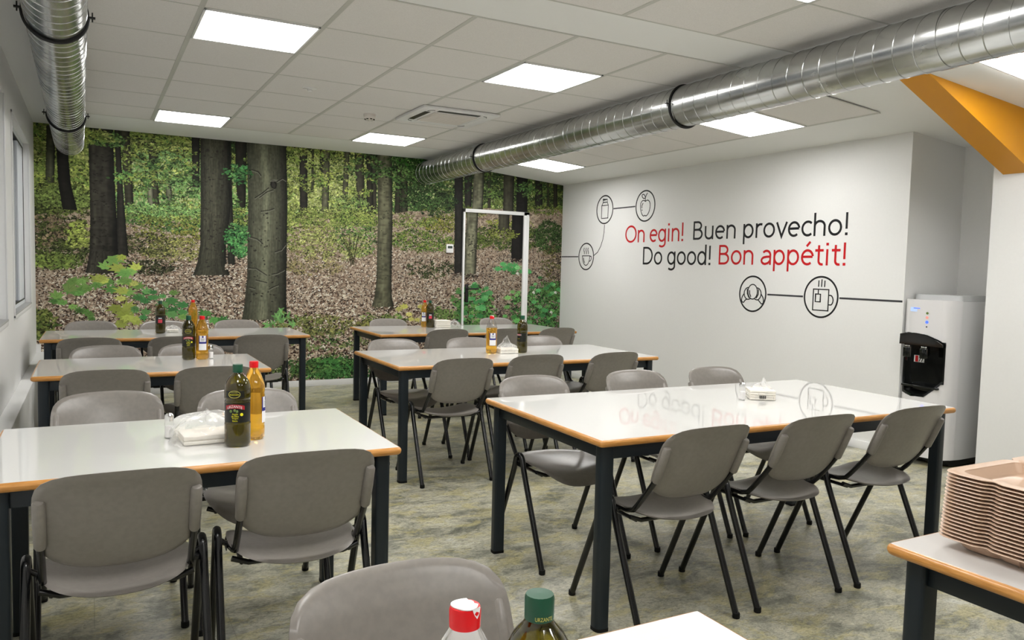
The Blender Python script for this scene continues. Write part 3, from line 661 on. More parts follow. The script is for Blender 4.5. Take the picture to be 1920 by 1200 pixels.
# ------------------------------------------------------------------ ducts
def duct(name, label, x0, y0, x1, y1, zc, r, bands, joints, sag=0):
    t = thing(name, label, 'air duct', ((x0+x1)/2, (y0+y1)/2, zc))
    P0 = Vector((x0, y0, zc))-t.location; P1 = Vector((x1, y1, zc))-t.location; d = (P1-P0).normalized(); L = (P1-P0).length
    sx = d.cross(Vector((0, 0, 1))).normalized(); n = 56
    b = MB(); N = int(L/.0225); vs = []
    for i in range(N+1):
        s = L*i/N
        for k in range(n):
            a = 2*math.pi*k/n
            rr = r*(1+.0016*math.sin(s*5+a*2)+.0008*math.sin(s*13+a*3+1))
            vs.append(P0+d*s+(sx*math.cos(a)+Vector((0, 0, 1))*math.sin(a))*rr)
    fs = [[i*n+k, i*n+(k+1) % n, (i+1)*n+(k+1) % n, (i+1)*n+k] for i in range(N) for k in range(n)]
    fs += [list(range(n))[::-1], [N*n+k for k in range(n)]]
    b.add(vs, fs); b.build('duct_pipe', 'zinc', t, angle=60)
    b = MB(); pitch = .105; tot = L/pitch; st = int(tot*40)
    b.tube([P0+d*(s*pitch)+(sx*math.cos(2*math.pi*s)+Vector((0, 0, 1))*math.sin(2*math.pi*s))*(r*1.0005) for s in np.linspace(.02, tot-.02, st)], .0026, 6)
    b.build('spiral_seam', 'zinc', t)
    for yy in bands:
        s = (yy-y0)/(y1-y0)*L; c = P0+d*s
        g = MB(); g.tube([c+(sx*math.cos(a)+Vector((0, 0, 1))*math.sin(a))*(r+.006) for a in np.linspace(math.pi*1.0+.0, math.pi*2, 40)], .008, 8)
        g.tube([c+(sx*math.cos(a)+Vector((0, 0, 1))*math.sin(a))*(r+.005) for a in np.linspace(0, math.pi, 30)], .006, 8)
        for sg in (-1, 1):
            g.box(*(c+sx*sg*(r+.018)-Vector((.016, .008, .004))), *(c+sx*sg*(r+.018)+Vector((.016, .008, .004))))
            q = c+sx*sg*(r+.022); g.tube([q+Vector((0, 0, -.018)), q+Vector((0, 0, .024))], .0035, 6)
        g.build('duct_strap', 'black', t)
    for yy in joints:
        s = (yy-y0)/(y1-y0)*L; c = P0+d*s; g = MB()
        g.tube([c-d*.03, c+d*.03], r+.003, 48); g.build('joint_sleeve', 'zinc', t)
    return t
duct('ventilation_duct', 'spiral galvanised duct running along the left side of the ceiling', -.065, YF+.02, -.167, YB-.002, 2.442, .124, (4.12, 6.95), ())
duct('ventilation_duct', 'spiral galvanised duct crossing the right half of the ceiling towards the mural', 3.395, YF+.02, 3.433, YB-.002, 2.432, .130, (4.02, 6.98), (5.35, 2.25))

# ochre beam dropping from the ceiling to the right wall
b = MB(); b.prism([(4.22, 2.526), (5.336, 2.053), (5.336, 2.43)], lambda p, t: (p[0], t, p[1]), 2.885, 3.068)
tag(b.build('sloping_beam', 'yellow', smooth=False), 'ochre yellow painted beam sloping from ceiling down to the right wall', 'beam')

# ------------------------------------------------------------------ lettering and icons on the right wall
XV = XR-.0006
def text_mesh(body, font_scale_w, h, spacing=1.0, wgt=0.0):
    cu = bpy.data.curves.new('txt', 'FONT'); cu.body = body; cu.extrude = 0.0; cu.offset = wgt; cu.resolution_u = 6; cu.space_character = spacing
    to = bpy.data.objects.new('txt', cu); COL.objects.link(to)
    bpy.context.view_layer.update()
    dg = bpy.context.evaluated_depsgraph_get(); me = bpy.data.meshes.new_from_object(to.evaluated_get(dg))
    bpy.data.objects.remove(to); bpy.data.curves.remove(cu)
    V = np.array([v.co[:] for v in me.vertices]); Fs = [list(p.vertices) for p in me.polygons]
    E = {}
    for f in Fs:
        for i in range(len(f)):
            a, c = f[i], f[(i+1) % len(f)]; k = (min(a, c), max(a, c)); E.setdefault(k, []).append((a, c))
    bd = [v[0] for v in E.values() if len(v) == 1]
    bpy.data.meshes.remove(me)
    return V, Fs, bd
CAP = None
def ribbon(b, pts, wd, closed=False, lift=0.0):
    """flat vinyl stroke on the wall; pts (h right, v up) metres"""
    P = [Vector(p) for p in pts]; n = len(P); L = []; R_ = []
    for i in range(n):
        a = P[(i-1) % n] if closed else P[max(i-1, 0)]; c = P[(i+1) % n] if closed else P[min(i+1, n-1)]
        d = (c-a); d = d.normalized() if d.length > 0 else Vector((1, 0)); nn = Vector((-d.y, d.x))*wd/2
        e = P[i]-a if (P[i]-a).length > 1e-9 else d
        nn = nn/max(abs(e.normalized().dot(d)), .36)
        L.append(P[i]+nn); R_.append(P[i]-nn)
    vs = [(-.0012-lift, -p.x, p.y) for p in L]+[(-.0012-lift, -p.x, p.y) for p in R_]+[(-.0001, -p.x, p.y) for p in L]+[(-.0001, -p.x, p.y) for p in R_]
    m_ = n if closed else n-1; fs = []
    for i in range(m_):
        j = (i+1) % n; fs += [[i, j, n+j, n+i], [i, 2*n+i, 2*n+j, j], [n+i, n+j, 3*n+j, 3*n+i]]
    if not closed: fs += [[0, n, 3*n, 2*n], [n-1, 3*n-1, 4*n-1, 2*n-1]]
    b.add(vs, fs)
def el(cx, cy, rx, ry, a0=0.0, a1=2.0, n=22):
    return [(cx+rx*math.cos(a*math.pi), cy+ry*math.sin(a*math.pi)) for a in np.linspace(a0, a1, n)]
ST = lambda x, a, b: [(x, a), (x, b)]
GLYPH = {   # centre lines of a plain humanist sans, cap height 1: (advance, strokes)
 'O': (.93, [el(.45, .5, .385, .455, 0, 2, 40)]), 'o': (.63, [el(.30, .36, .235, .315)]),
 'n': (.62, [ST(.09, 0, .72), el(.295, .44, .205, .235, 1, 0)+[(.50, 0)]]), 'h': (.62, [ST(.09, 0, 1.06), el(.295, .44, .205, .235, 1, 0)+[(.50, 0)]]),
 'e': (.60, [[(.07, .385), (.515, .385)], el(.30, .36, .23, .315, .05, 1.72)]),
 'g': (.62, [el(.28, .36, .22, .315), [(.50, .72), (.50, -.08)]+el(.285, -.08, .215, .185, 0, -.78, 14)]),
 'i': (.27, [ST(.11, 0, .72), ST(.11, .88, 1.0)]), '!': (.28, [ST(.12, .28, 1.0), ST(.12, 0, .12)]),
 'B': (.68, [ST(.09, 0, 1), [(.09, .95)]+el(.31, .745, .20, .205, .5, -.5)+[(.09, .54)], [(.09, .54)]+el(.33, .295, .235, .245, .5, -.5)+[(.09, .05)]]),
 'u': (.62, [ST(.50, 0, .72), [(.09, .72)]+el(.295, .28, .205, .235, 1, 2)]), 'p': (.63, [ST(.09, -.30, .72), el(.31, .36, .22, .315)]),
 'r': (.40, [ST(.09, 0, .72), el(.29, .43, .20, .235, 1, .38, 12)]), 'v': (.52, [[(.03, .72), (.26, .03), (.49, .72)]]),
 'c': (.50, [el(.30, .36, .235, .315, .27, 1.73)]), 'D': (.80, [ST(.09, 0, 1), [(.09, .95)]+el(.31, .5, .375, .45, .5, -.5, 30)+[(.09, .05)]]),
 'd': (.62, [el(.28, .36, .22, .315), ST(.50, 0, 1.06)]),
 'a': (.57, [[(.47, 0)]+el(.285, .47, .185, .205, 0, .80, 14), [(.47, .40), (.27, .385)]+el(.235, .21, .175, .165, .5, 1.5, 12)+[(.36, .085), (.47, .20)]]),
 't': (.40, [[(.17, .90)]+el(.30, .20, .13, .155, 1, 1.62, 10), [(.02, .67), (.36, .67)]]), ' ': (.27, [])}
GLYPH['é'] = (.60, GLYPH['e'][1]+[[(.25, .86), (.40, 1.06)]])
def wall_text(body, yl, yr, zb, cap, matn, label):
    t = thing('wall_lettering', label, 'wall lettering', (XR, yl, zb), group='vinyl greeting words on the right wall')
    adv = 0; lay = []
    for ch in body: lay.append((ch, adv)); adv += GLYPH[ch][0]
    x0 = .04 if body[0] != 'O' else .01; x1 = adv-.10; sx = (yl-yr)/(x1-x0); W_ = .110*cap; wi = 0; b = MB()
    for ch, ax in lay+[(' ', 0)]:
        if ch == ' ':
            b.build('lettered_word', matn, t, smooth=False); b = MB(); continue
        for k, st in enumerate(GLYPH[ch][1]):
            fat = 1.22 if (ch in '!i' and k == 1) else 1.0
            cl = len(st) > 20 and abs(st[0][0]-st[-1][0]) < 1e-6 and abs(st[0][1]-st[-1][1]) < 1e-6
            ribbon(b, [((p[0]+ax-x0)*sx, p[1]*cap) for p in (st[:-1] if cl else st)], W_*fat, cl, k*.00025)
    return t
wall_text('On egin!', 7.222, 6.232, 1.674, .190, 'vinyl_red', 'red wall lettering reading On egin!')
wall_text('Buen provecho!', 6.085, 4.256, 1.684, .183, 'vinyl_black', 'black wall lettering reading Buen provecho!')
wall_text('Do good!', 6.885, 5.818, 1.432, .190, 'vinyl_black', 'black wall lettering reading Do good!')
wall_text('Bon appétit!', 5.708, 4.262, 1.440, .186, 'vinyl_red', 'red wall lettering reading Bon appétit!')

def circ(r, cx=0, cy=0, a0=0, a1=2*math.pi, n=56, ry=None):
    ry = ry or r; return [(cx+r*math.cos(a), cy+ry*math.sin(a)) for a in np.linspace(a0, a1, n, endpoint=abs(a1-a0) < 6.2)]
def smooth(P, closed):
    n = len(P); out = []
    for i in range(n if closed else n-1):
        g = (lambda k: P[k % n]) if closed else (lambda k: P[min(max(k, 0), n-1)])
        a, b_, c, d = g(i-1), g(i), g(i+1), g(i+2)
        for q in np.linspace(0, 1, 7)[:-1]:
            out.append(tuple(.5*((2*b_[m])+(-a[m]+c[m])*q+(2*a[m]-5*b_[m]+4*c[m]-d[m])*q*q+(-a[m]+3*b_[m]-3*c[m]+d[m])*q**3) for m in (0, 1)))
    if not closed: out.append(P[-1])
    return out
def icon(name, y, z, r, label, strokes):
    t = thing(name, label, 'wall icon', (XR, y, z), group='round line icons on the right wall')
    b = MB(); ribbon(b, circ(r), .0150, True); b.build('ring', 'vinyl_black', t, smooth=False)
    b = MB()
    for si, s in enumerate(strokes):
        cl = s[-1] == 'c'; q_ = list(s[:-1] if cl else s)
        if len(q_) > 4 and len(q_) < 30: q_ = smooth(q_, cl)
        ribbon(b, [(p[0]*r, p[1]*r) for p in q_], .0098, cl, si*.00012)
    b.build('drawing', 'vinyl_black', t, smooth=False)
wave = lambda x: [(x+.05*math.sin(a*2.2), .15+.17*a) for a in np.linspace(.2, 3.0, 16)]
icon('wall_icon', 8.004, 1.520, .160, 'round wall icon of a steaming coffee cup, lowest left', [
    [(-.55, .05), (.55, .05)], [(-.5, .05)]+[(-.5*math.cos(a)+.0, .05-.72*math.sin(a)**1.0) for a in np.linspace(.15, math.pi-.15, 20)]+[(.5, .05)],
    [(.48, -.02), (.66, .02), (.72, -.12), (.62, -.3), (.40, -.38)], [(-.34, -.1), (-.30, -.3), (-.18, -.48)], wave(-.28), wave(0), wave(.26)])
icon('wall_icon', 7.640, 2.070, .163, 'round wall icon of a milk carton, upper left', [
    [(-.38, .30), (-.38, -.62), (.42, -.62), (.42, .30), 'c'], [(-.38, .30), (-.22, .52), (.30, .52), (.42, .30)], [(-.22, .52), (-.24, .72), (.30, .72), (.30, .52)]])
icon('wall_icon', 6.875, 2.069, .165, 'round wall icon of an apple with a leaf', [
    [(0, .30), (.16, .36), (.34, .33), (.48, .16), (.50, -.12), (.40, -.42), (.22, -.62), (.08, -.66), (-.02, -.62), (-.16, -.66), (-.32, -.54), (-.46, -.28), (-.52, .02), (-.46, .24), (-.30, .36), (-.12, .36), 'c'],
    [(0, .30), (-.02, .52), (.06, .70), (.20, .84)], [(-.02, .54), (-.18, .50), (-.32, .58), (-.38, .72), (-.24, .78), (-.10, .70), 'c'], [(-.24, .2), (-.36, .04), (-.36, -.14)], [(-.34, -.22), (-.31, -.3)]])
icon('wall_icon', 5.249, 1.174, .160, 'round wall icon of a croissant, lower right', [
    circ(.36, .0, .12, n=40, ry=.42)+['c'], [(-.30, .36), (-.50, .30), (-.64, .10), (-.62, -.12), (-.50, -.28), (-.36, -.33), (-.16, -.29)], [(.30, .36), (.50, .30), (.64, .10), (.62, -.12), (.50, -.28), (.36, -.33), (.18, -.29)],
    [(-.64, 0), (-.80, -.22), (-.82, -.44), (-.68, -.52), (-.56, -.40), (-.40, -.30)], [(.66, .0), (.82, -.22), (.84, -.46), (.72, -.54), (.58, -.44), (.42, -.30)],
    [(-.42, .28), (-.40, 0), (-.26, -.24)], [(.44, .28), (.44, 0), (.30, -.24)], [(-.24, .2), (-.22, .0), (-.12, -.18)]])
icon('wall_icon', 4.488, 1.178, .168, 'round wall icon of a square mug with a tea bag, lower right end', [
    [(-.46, .38), (-.46, -.66), (.46, -.66), (.46, .38), 'c'], [(-.16, .38), (-.16, .14)], [(-.32, .14), (-.32, -.24), (-.02, -.24), (-.02, .14), 'c'],
    [(.48, .10), (.64, .08), (.74, -.12), (.66, -.34), (.48, -.36)], [(-.16, .5), (-.15, .82)], [(.02, .5), (.03, .88)], [(.20, .5), (.21, .82)]])
def vline(label, pts, wd=.014, matn='vinyl_grey'):
    b = MB(); q = [(pts[0][0]-y, z-pts[0][1]) for y, z in pts]; ribbon(b, q, wd)
    o = b.build('wall_line', matn, smooth=False); o.location = (XR, pts[0][0], pts[0][1]); tag(o, label, 'wall line', 'vinyl connecting lines on the right wall')
vline('straight dark line from the mural corner to the coffee cup icon', [(8.57, 1.518), (8.18, 1.518)])
vline('curved dark line joining the coffee cup icon to the milk carton icon', [(7.845, 1.528), (7.76, 1.57), (7.70, 1.64), (7.66, 1.72), (7.64, 1.80), (7.635, 1.892)], .010)
vline('short dark line joining the milk carton icon to the apple icon', [(7.465, 2.071), (7.055, 2.073)])
vline('dark line joining the croissant icon to the mug icon', [(5.07, 1.175), (4.672, 1.175)], .015)
vline('dark line running from the mug icon to the alcove edge', [(4.304, 1.177), (3.745, 1.177)], .015)

# ------------------------------------------------------------------ water cooler
WC = thing('water_cooler', 'tall white water dispenser with black recess standing in the alcove', 'water cooler', (5.55, 3.53, 0))
def wl(p): return (p[0]-5.55, p[1]-3.53)
def rounded(pts, rr, n=8):
    out = []; N = len(pts)
    for i, p in enumerate(pts):
        r = rr[i] if isinstance(rr, (list, tuple)) else rr
        p = Vector(p); a = (Vector(pts[i-1])-p); c = (Vector(pts[(i+1) % N])-p)
        r = min(r, a.length*.49, c.length*.49)
        if r < 1e-5: out.append(tuple(p)); continue
        a = a.normalized(); c = c.normalized(); pa = p+a*r; pc = p+c*r
        for k in range(n+1):
            t = k/n; q = pa*(1-t)**2+p*2*t*(1-t)+pc*t*t; out.append((q.x, q.y))
    return out
# plan outline with a bulged front
yL, yR = 3.722, 3.345
plan = [(5.40, yL-.003), (5.40, yR+.004), (5.50, yR-.008), (5.72, yR), (5.78, yR+.01), (5.78, yL-.01), (5.72, yL)]
b = MB(); pl_ = [wl(p) for p in plan]
b.prism(pl_, lambda p, t: (p[0], p[1], t), .055, 1.195); b.build('body', 'cooler_side', WC, angle=30)
b = MB(); b.prism([((p[0]*.97), p[1]*.95) for p in pl_], lambda p, t: (p[0], p[1], t), .012, .056); b.build('plinth', 'black', WC)
for (x, y) in ((5.36, 3.40), (5.36, 3.68), (5.7, 3.40), (5.7, 3.68)):
    b = MB(); q = wl((x, y)); b.lathe([(.014, 0), (.014, .014)], 12, c=(q[0], q[1], 0)); b.build('foot', 'foot', WC)
# glossy front shell with the hexagonal cut-out
def fx_(y):      # front surface x at y
    t = (yL-y)/(yL-(yR+.06)); return 5.312-.028*math.sin(math.pi*min(max(t, 0), 1))+.05*max(1-t, 0)**6 - .006
hexo = [(3.716, .948), (3.66, .957), (3.58, .957), (3.498, .948), (3.42, .918), (3.371, .893), (3.369, .75), (3.370, .618), (3.43, .56), (3.498, .499), (3.60, .492), (3.70, .508), (3.716, .62), (3.717, .80)]
b = MB()
ny, nz = 88, 280; ys = np.linspace(yL-.001, yR+.055, ny+1); zs = np.linspace(.06, 1.2, nz+1)
def inpoly(y, z, P):
    ins = False
    for i in range(len(P)):
        (ya, za), (yb, zb) = P[i], P[(i+1) % len(P)]
        if (za > z) != (zb > z) and y < (yb-ya)*(z-za)/(zb-za)+ya: ins = not ins
    return ins
prof = [(5.425, yL-.001), (5.38, yL)]+[(fx_(y), y) for y in ys]+[(5.318, yR+.030), (5.340, yR+.010), (5.375, yR-.002), (5.425, yR-.008)]
n0 = 2; npz = len(prof); vs = [(p[0]-5.55, p[1]-3.53, z) for z in zs for p in prof]; fs = []
for j in range(nz):
    for i in range(npz-1):
        if not inpoly((prof[i][1]+prof[i+1][1])/2, (zs[j]+zs[j+1])/2, hexo) or i < n0: fs.append([j*npz+i, j*npz+i+1, (j+1)*npz+i+1, (j+1)*npz+i])
fs.append([nz*npz+i for i in range(npz)]); b.add(vs, fs)
b.build('front_panel', 'cooler', WC, angle=60)
# black liner: rim + recess
b = MB(); n = len(hexo); cy_, cz_ = 3.545, .72
rim = [(fx_(y)-.004-5.55, y-3.53, z) for y, z in hexo]
rin = [(fx_(y)-.002-5.55, cy_+(y-cy_)*.93-3.53, cz_+(z-cz_)*.93) for y, z in hexo]
bak = [(5.385-5.55+.0, cy_+(y-cy_)*.86-3.53, cz_+(z-cz_)*.86) for y, z in hexo]
b.add(rim+rin, [[i, (i+1) % n, n+(i+1) % n, n+i] for i in range(n)])
b.add(rin+bak, [[i, (i+1) % n, n+(i+1) % n, n+i] for i in range(n)]+[[n+i for i in range(n)]])
b.build('dispensing_recess', 'gloss_black', WC, smooth=False)
b = MB(); b.prism([(y-3.53, z) for y, z in [(3.706, .942), (3.66, .952), (3.58, .952), (3.498, .943), (3.42, .912), (3.378, .888), (3.378, .868), (3.708, .868)]], lambda p, t: (t, p[0], p[1]), 5.276-5.55, 5.33-5.55)
b.build('tap_cover', 'gloss_black', WC, smooth=False)
for yt in (3.64, 3.51):
    b = MB(); b.box(5.262-5.55, yt-3.53-.028, .775, 5.282-5.55, yt-3.53+.028, .85, .006); o = b.build('tap_lever', 'gloss_black', WC)
    g = MB(); g.box(5.27-5.55, yt-3.53-.022, .852, 5.29-5.55, yt-3.53+.022, .862, .002); g.box(5.268-5.55, yt-3.53-.031, .78, 5.274-5.55, yt-3.53-.027, .85); g.build('chrome_trim', 'chrome', o)
b = MB(); b.box(5.288-5.55, 3.40-3.53, .56, 5.37-5.55, 3.685-3.53, .575, .004)
for k in range(9): b.box(5.29-5.55, 3.43-3.53+k*.028, .575, 5.37-5.55, 3.438-3.53+k*.028, .578)
b.build('drip_tray', 'gloss_black', WC)
b = MB(); b.box(5.381-5.55, 3.575-3.53, .735, 5.384-5.55, 3.655-3.53, .785); o = b.build('warning_sticker', 'lab_white', WC, smooth=False)
g = MB(); g.box(5.3800-5.55, 3.622-3.53, .737, 5.3815-5.55, 3.645-3.53, .783); g.build('red_mark', 'vinyl_red', o, smooth=False)
g = MB(); g.tube([(5.381-5.55, 3.615-3.53, .74), (5.381-5.55, 3.595-3.53, .78)], .003, 6); g.tube([(5.381-5.55, 3.595-3.53, .74), (5.381-5.55, 3.58-3.53, .78)], .003, 6); g.build('dark_mark', 'black', o)
def on_front(name, y0, y1, z0, z1, mt, th=.0015):
    g = MB(); x = fx_((y0+y1)/2)-5.55; g.box(x-th, y0-3.53, z0, x+.001, y1-3.53, z1); return g.build(name, mt, WC, smooth=False)
on_front('display', 3.555, 3.636, 1.112, 1.142, 'screen'); on_front('display_bar', 3.562, 3.612, 1.133, 1.139, 'led_blue', .002)
for nm, y, z, r, mt in (('indicator_light', 3.506, 1.104, .009, 'lab_green'), ('indicator_light', 3.506, 1.073, .010, 'led_red'), ('indicator_light', 3.506, 1.040, .011, 'led_blue'), ('sensor_hole', 3.506, 1.006, .005, 'black')):
    g = MB(); g.tube([(fx_(y)-.002-5.55, y-3.53, z), (fx_(y)+.002-5.55, y-3.53, z)], r, 18); g.build(nm, mt, WC)
b = MB(); q = [(5.42, 3.71), (5.42, 3.345), (5.78, 3.345), (5.78, 3.71)]
b.prism(rounded([wl(p) for p in q], .03), lambda p, t: (p[0], p[1], t), 1.196, 1.236)
b.build('top_tray', 'greylid', WC, angle=30)
g = MB(); g.box(5.69-5.55, 3.3425-3.53, 1.10, 5.73-5.55, 3.3445-3.53, 1.165); o = g.build('caution_label', 'lab_white', WC, smooth=False)
g = MB(); g.prism([(5.70-5.55, 1.14), (5.72-5.55, 1.14), (5.71-5.55, 1.16)], lambda p, t: (p[0], t, p[1]), 3.3415-3.53, 3.3425-3.53); g.build('red_triangle', 'vinyl_red', o, smooth=False)
b = MB(); b.box(5.755-5.55, 3.325-3.53, .08, 5.80-5.55, 3.345-3.53, 1.17, .004); b.build('rear_grille', 'gloss_black', WC)

# ------------------------------------------------------------------ tables
TZ = .736
def make_table(name, label, x, y, L, W, rz=0, group=None, top='laminate', leg=.026):
    t = thing(name, label, 'table', (x, y, 0), rz, group)
    r = .0125; b = MB(); b.box(.010, .010, TZ-.026, L-.010, W-.010, TZ, .0006); b.build('tabletop', top, t, smooth=False)
    # beech bullnose edge
    b = MB(); prof = [(.011*(1-math.cos(a)) if False else 0.012-.0125*math.sin(a), TZ-.0135+.0135*math.cos(a)) for a in np.linspace(0, math.pi, 9)]
    cor = rounded([(0, 0), (L, 0), (L, W), (0, W)], .022, 5); n = len(cor); vs = []
    cx, cy = L/2, W/2
    inner = [(min(max(p[0], .02), L-.02), min(max(p[1], .02), W-.02)) for p in cor]
    for off, z in prof:
        o_ = off-.0005
        for p, q in zip(cor, inner):
            d = Vector((q[0]-p[0], q[1]-p[1])); d = d.normalized() if d.length > 1e-6 else Vector((0, 0))
            vs.append((p[0]+d.x*(o_+.0005), p[1]+d.y*(o_+.0005), z))
    m_ = len(prof); fs = [[i*n+k, i*n+(k+1) % n, (i+1)*n+(k+1) % n, (i+1)*n+k] for i in range(m_-1) for k in range(n)]
    fs += [[(m_-1)*n+k, (m_-1)*n+(k+1) % n, (k+1) % n, k] for k in range(n)]
    b.add(vs, fs); b.build('edge_band', 'edge', t, angle=50)
    i_ = .045; h = .055
    for (x0, y0, x1, y1) in ((i_, i_, L-i_, i_+.025), (i_, W-i_-.025, L-i_, W-i_), (i_, i_, i_+.025, W-i_), (L-i_-.025, i_, L-i_, W-i_)):
        b = MB(); b.box(x0, y0, TZ-.027-h, x1, y1, TZ-.027, .002); b.build('apron', 'steel', t)
    for (lx, ly, sx, sy) in ((.03, .03, 1, 1), (L-.03, .03, -1, 1), (.03, W-.03, 1, -1), (L-.03, W-.03, -1, -1)):
        b = MB(); w_ = leg*2
        pts = rounded([(lx, ly), (lx+sx*w_, ly), (lx+sx*w_, ly+sy*w_), (lx, ly+sy*w_)], [.024, .010, .004, .010], 4)
        b.prism(pts, lambda p, t: (p[0], p[1], t), .012, TZ-.027)
        o = b.build('leg', 'steel', t, angle=35)
        g = MB(); c_ = (lx+sx*w_/2, ly+sy*w_/2); g.prism([(c_[0]+(p[0]-c_[0])*1.03, c_[1]+(p[1]-c_[1])*1.03) for p in pts], lambda p, t: (p[0], p[1], t), 0, .013); g.build('foot_cap', 'foot', o, angle=35)
    return t
make_table('dining_table', 'long white table front right with napkin pack in film and a salt shaker', 1.6187, 2.293, 2.05, .996, -.0206)
make_table('dining_table', 'long white table middle right with two oil bottles and a crumpled bag', 1.6462, 4.4885, 2.01, .939, -.0055)
make_table('dining_table', 'long white table farthest right, nearest the printed door', 2.2598, 6.6377, 2.08, .957, -.007)
make_table('dining_table', 'white table front left carrying the large olive oil bottle and bagged napkins', -.2865, 2.4763, 1.216, .8045, 0)
make_table('dining_table', 'short white table middle left with two oil bottles and a salt shaker', -.2795, 4.6639, 1.211, .7907, 0)
make_table('dining_table', 'long white table farthest left, directly before the big tree trunks of the mural', -.3464, 6.755, 2.017, .8356, -.007)
make_table('dining_table', 'white table cut by the bottom edge with red and green capped bottles', -1.1001+.86, .1646, 1.22, .90, 0)
make_table('serving_table', 'grey topped table bottom right holding the stack of peach trays', 1.6227, 1.1508-.996, 2.05, .996, 0, top='laminate_grey', leg=.027)

# ------------------------------------------------------------------ chairs
def make_chair():
    t = thing('dining_chair', '', 'chair')
    hw = .235
    # seat: saddle shell
    b = MB(); NR, NA = 12, 56; th = .012
    def seat_pt(rr, a):
        c, s = math.cos(a), math.sin(a); n_ = 3.0 if s > 0 else 2.35
        k = (abs(c)**n_+abs(s)**n_)**(-1/n_)
        u, v = rr*k*c, rr*k*s
        x = u*(.205 if v > 0 else .205-.012*v*v); y = -.005+v*(.225 if v > 0 else .232)
        z = .432+.026*u*u*(1-.35*max(v, 0))-.012*(1-v*v)*(1-u*u)
        if v > .45: z -= .055*((v-.45)/.55)**2
        if v < -.5: z += .010*((-v-.5)/.5)**2*(1-0.2*u*u)
        return x, y, z
    vs = []; fs = []
    for side in (0, 1):
        o0 = len(vs); x, y, z = seat_pt(0, 0); vs.append((x, y, z-side*th))
        for i in range(1, NR+1):
            for k in range(NA):
                x, y, z = seat_pt(i/NR, 2*math.pi*k/NA); e = th*.5*(max(0, (i/NR-.93))/.07)**2 if i == NR else 0
                vs.append((x, y, z-side*th+(e if side else -e)))
        for k in range(NA): fs.append([o0, o0+1+k, o0+1+(k+1) % NA])
        for i in range(NR-1):
            for k in range(NA): fs.append([o0+1+i*NA+k, o0+1+(i+1)*NA+k, o0+1+(i+1)*NA+(k+1) % NA, o0+1+i*NA+(k+1) % NA])
    T = 1+NR*NA
    for k in range(NA): fs.append([1+(NR-1)*NA+k, T+1+(NR-1)*NA+k, T+1+(NR-1)*NA+(k+1) % NA, 1+(NR-1)*NA+(k+1) % NA])
    b.add(vs, fs); b.build('seat', 'chair', t, angle=80)
    # backrest shell: u across (-1..1), w up (0..1)
    b = MB(); cz, hh = .655, .150; th = .009
    def back_pt(rr, a):
        c, s = math.cos(a), math.sin(a); n_ = 5.6 if s > 0 else 3.7
        k = (abs(c)**n_+abs(s)**n_)**(-1/n_); u, v = rr*k*c, rr*k*s
        wdt = .203-.016*max(-v, 0)**1.5
        x = u*wdt*1.012; z = cz+v*hh-.012*u*u*(1 if v > 0 else -1)*abs(v)
        # lean, lateral curve (sides wrap forward) and a slight roll back at the top
        y = -.245-.44*(z-cz)-.034*(1-u*u)+.012*max(-v, 0)**2-.008*max(v-.6, 0)/.4
        return x, y, z
    vs = []; fs = []
    for side in (0, 1):
        o0 = len(vs); x, y, z = back_pt(0, 0); vs.append((x, y+side*th, z))
        for i in range(1, NR+1):
            for k in range(NA):
                x, y, z = back_pt(i/NR, 2*math.pi*k/NA); e = th*.3 if i == NR else 0
                vs.append((x, y+side*th+(-e if side else e), z))
        for k in range(NA): fs.append([o0, o0+1+k, o0+1+(k+1) % NA])
        for i in range(NR-1):
            for k in range(NA): fs.append([o0+1+i*NA+k, o0+1+(i+1)*NA+k, o0+1+(i+1)*NA+(k+1) % NA, o0+1+i*NA+(k+1) % NA])
    for k in range(NA): fs.append([1+(NR-1)*NA+k, T+1+(NR-1)*NA+k, T+1+(NR-1)*NA+(k+1) % NA, 1+(NR-1)*NA+(k+1) % NA])
    b.add(vs, fs); bk = b.build('backrest', 'chair', t, angle=80)
    for s in (-1, 1):
        # moulded sleeve on each side of the backrest
        g = MB(); P = [(s*.1885, -.243-.44*(z-.64)-.006, z) for z in (.588, .594, .66, .722, .728)]
        g.tube(P, [.012, .0155, .0165, .0155, .012], 14); g.build('sleeve', 'chair', bk, angle=60)
        g = MB(); g.tube([(s*.1885, -.231, .60), (s*.189, -.184, .54), (s*.190, -.128, .475), (s*.190, -.105, .452), (s*.192, -.07, .442), (s*.200, -.02, .440)], .0105, 12)
        g.build('upright', 'tube', t)
        # A-shaped side: front and rear leg meeting in a rounded top
        top = .487
        for d in (-1, 1):
            g = MB(); arc = [(s*hw, d*.032*math.sin(a), top-.032+.032*math.cos(a)) for a in np.linspace(0, math.radians(66), 7)]
            foot = (s*hw, d*.229, .014); g.tube(arc+[(s*hw, d*(.046+(.229-.046)*k), (top-.07)*(1-k)+.014*k) for k in (0, .5, 1)], .0130, 12)
            lg = g.build('leg', 'tube', t)
            q = MB(); q.lathe([(.0135, 0), (.0148, .003), (.0145, .020), (.0132, .022)], 14, c=(s*hw, d*.231, 0)); q.build('foot_cap', 'foot', lg)
        g = MB(); g.tube([(s*hw, -.012, .462), (s*.215, -.012, .448), (s*.196, -.012, .440)], .009, 10); g.box(s*.19-.022, -.04, .428, s*.19+.030*s+.012, .012, .446, .003)
        g.build('seat_bracket', 'tube', t)
    for yy in (-.10, .10):
        g = MB(); g.tube([(-.20, yy, .424), (-.15, yy, .406), (.15, yy, .406), (.20, yy, .424)], .009, 10)
        if yy > 0: g.tube([(-.17, -.10, .408), (-.17, .10, .408)], .008, 8); g.tube([(.17, -.10, .408), (.17, .10, .408)], .008, 8)
        g.build('seat_rail', 'tube', t)
    return t
PI = math.pi
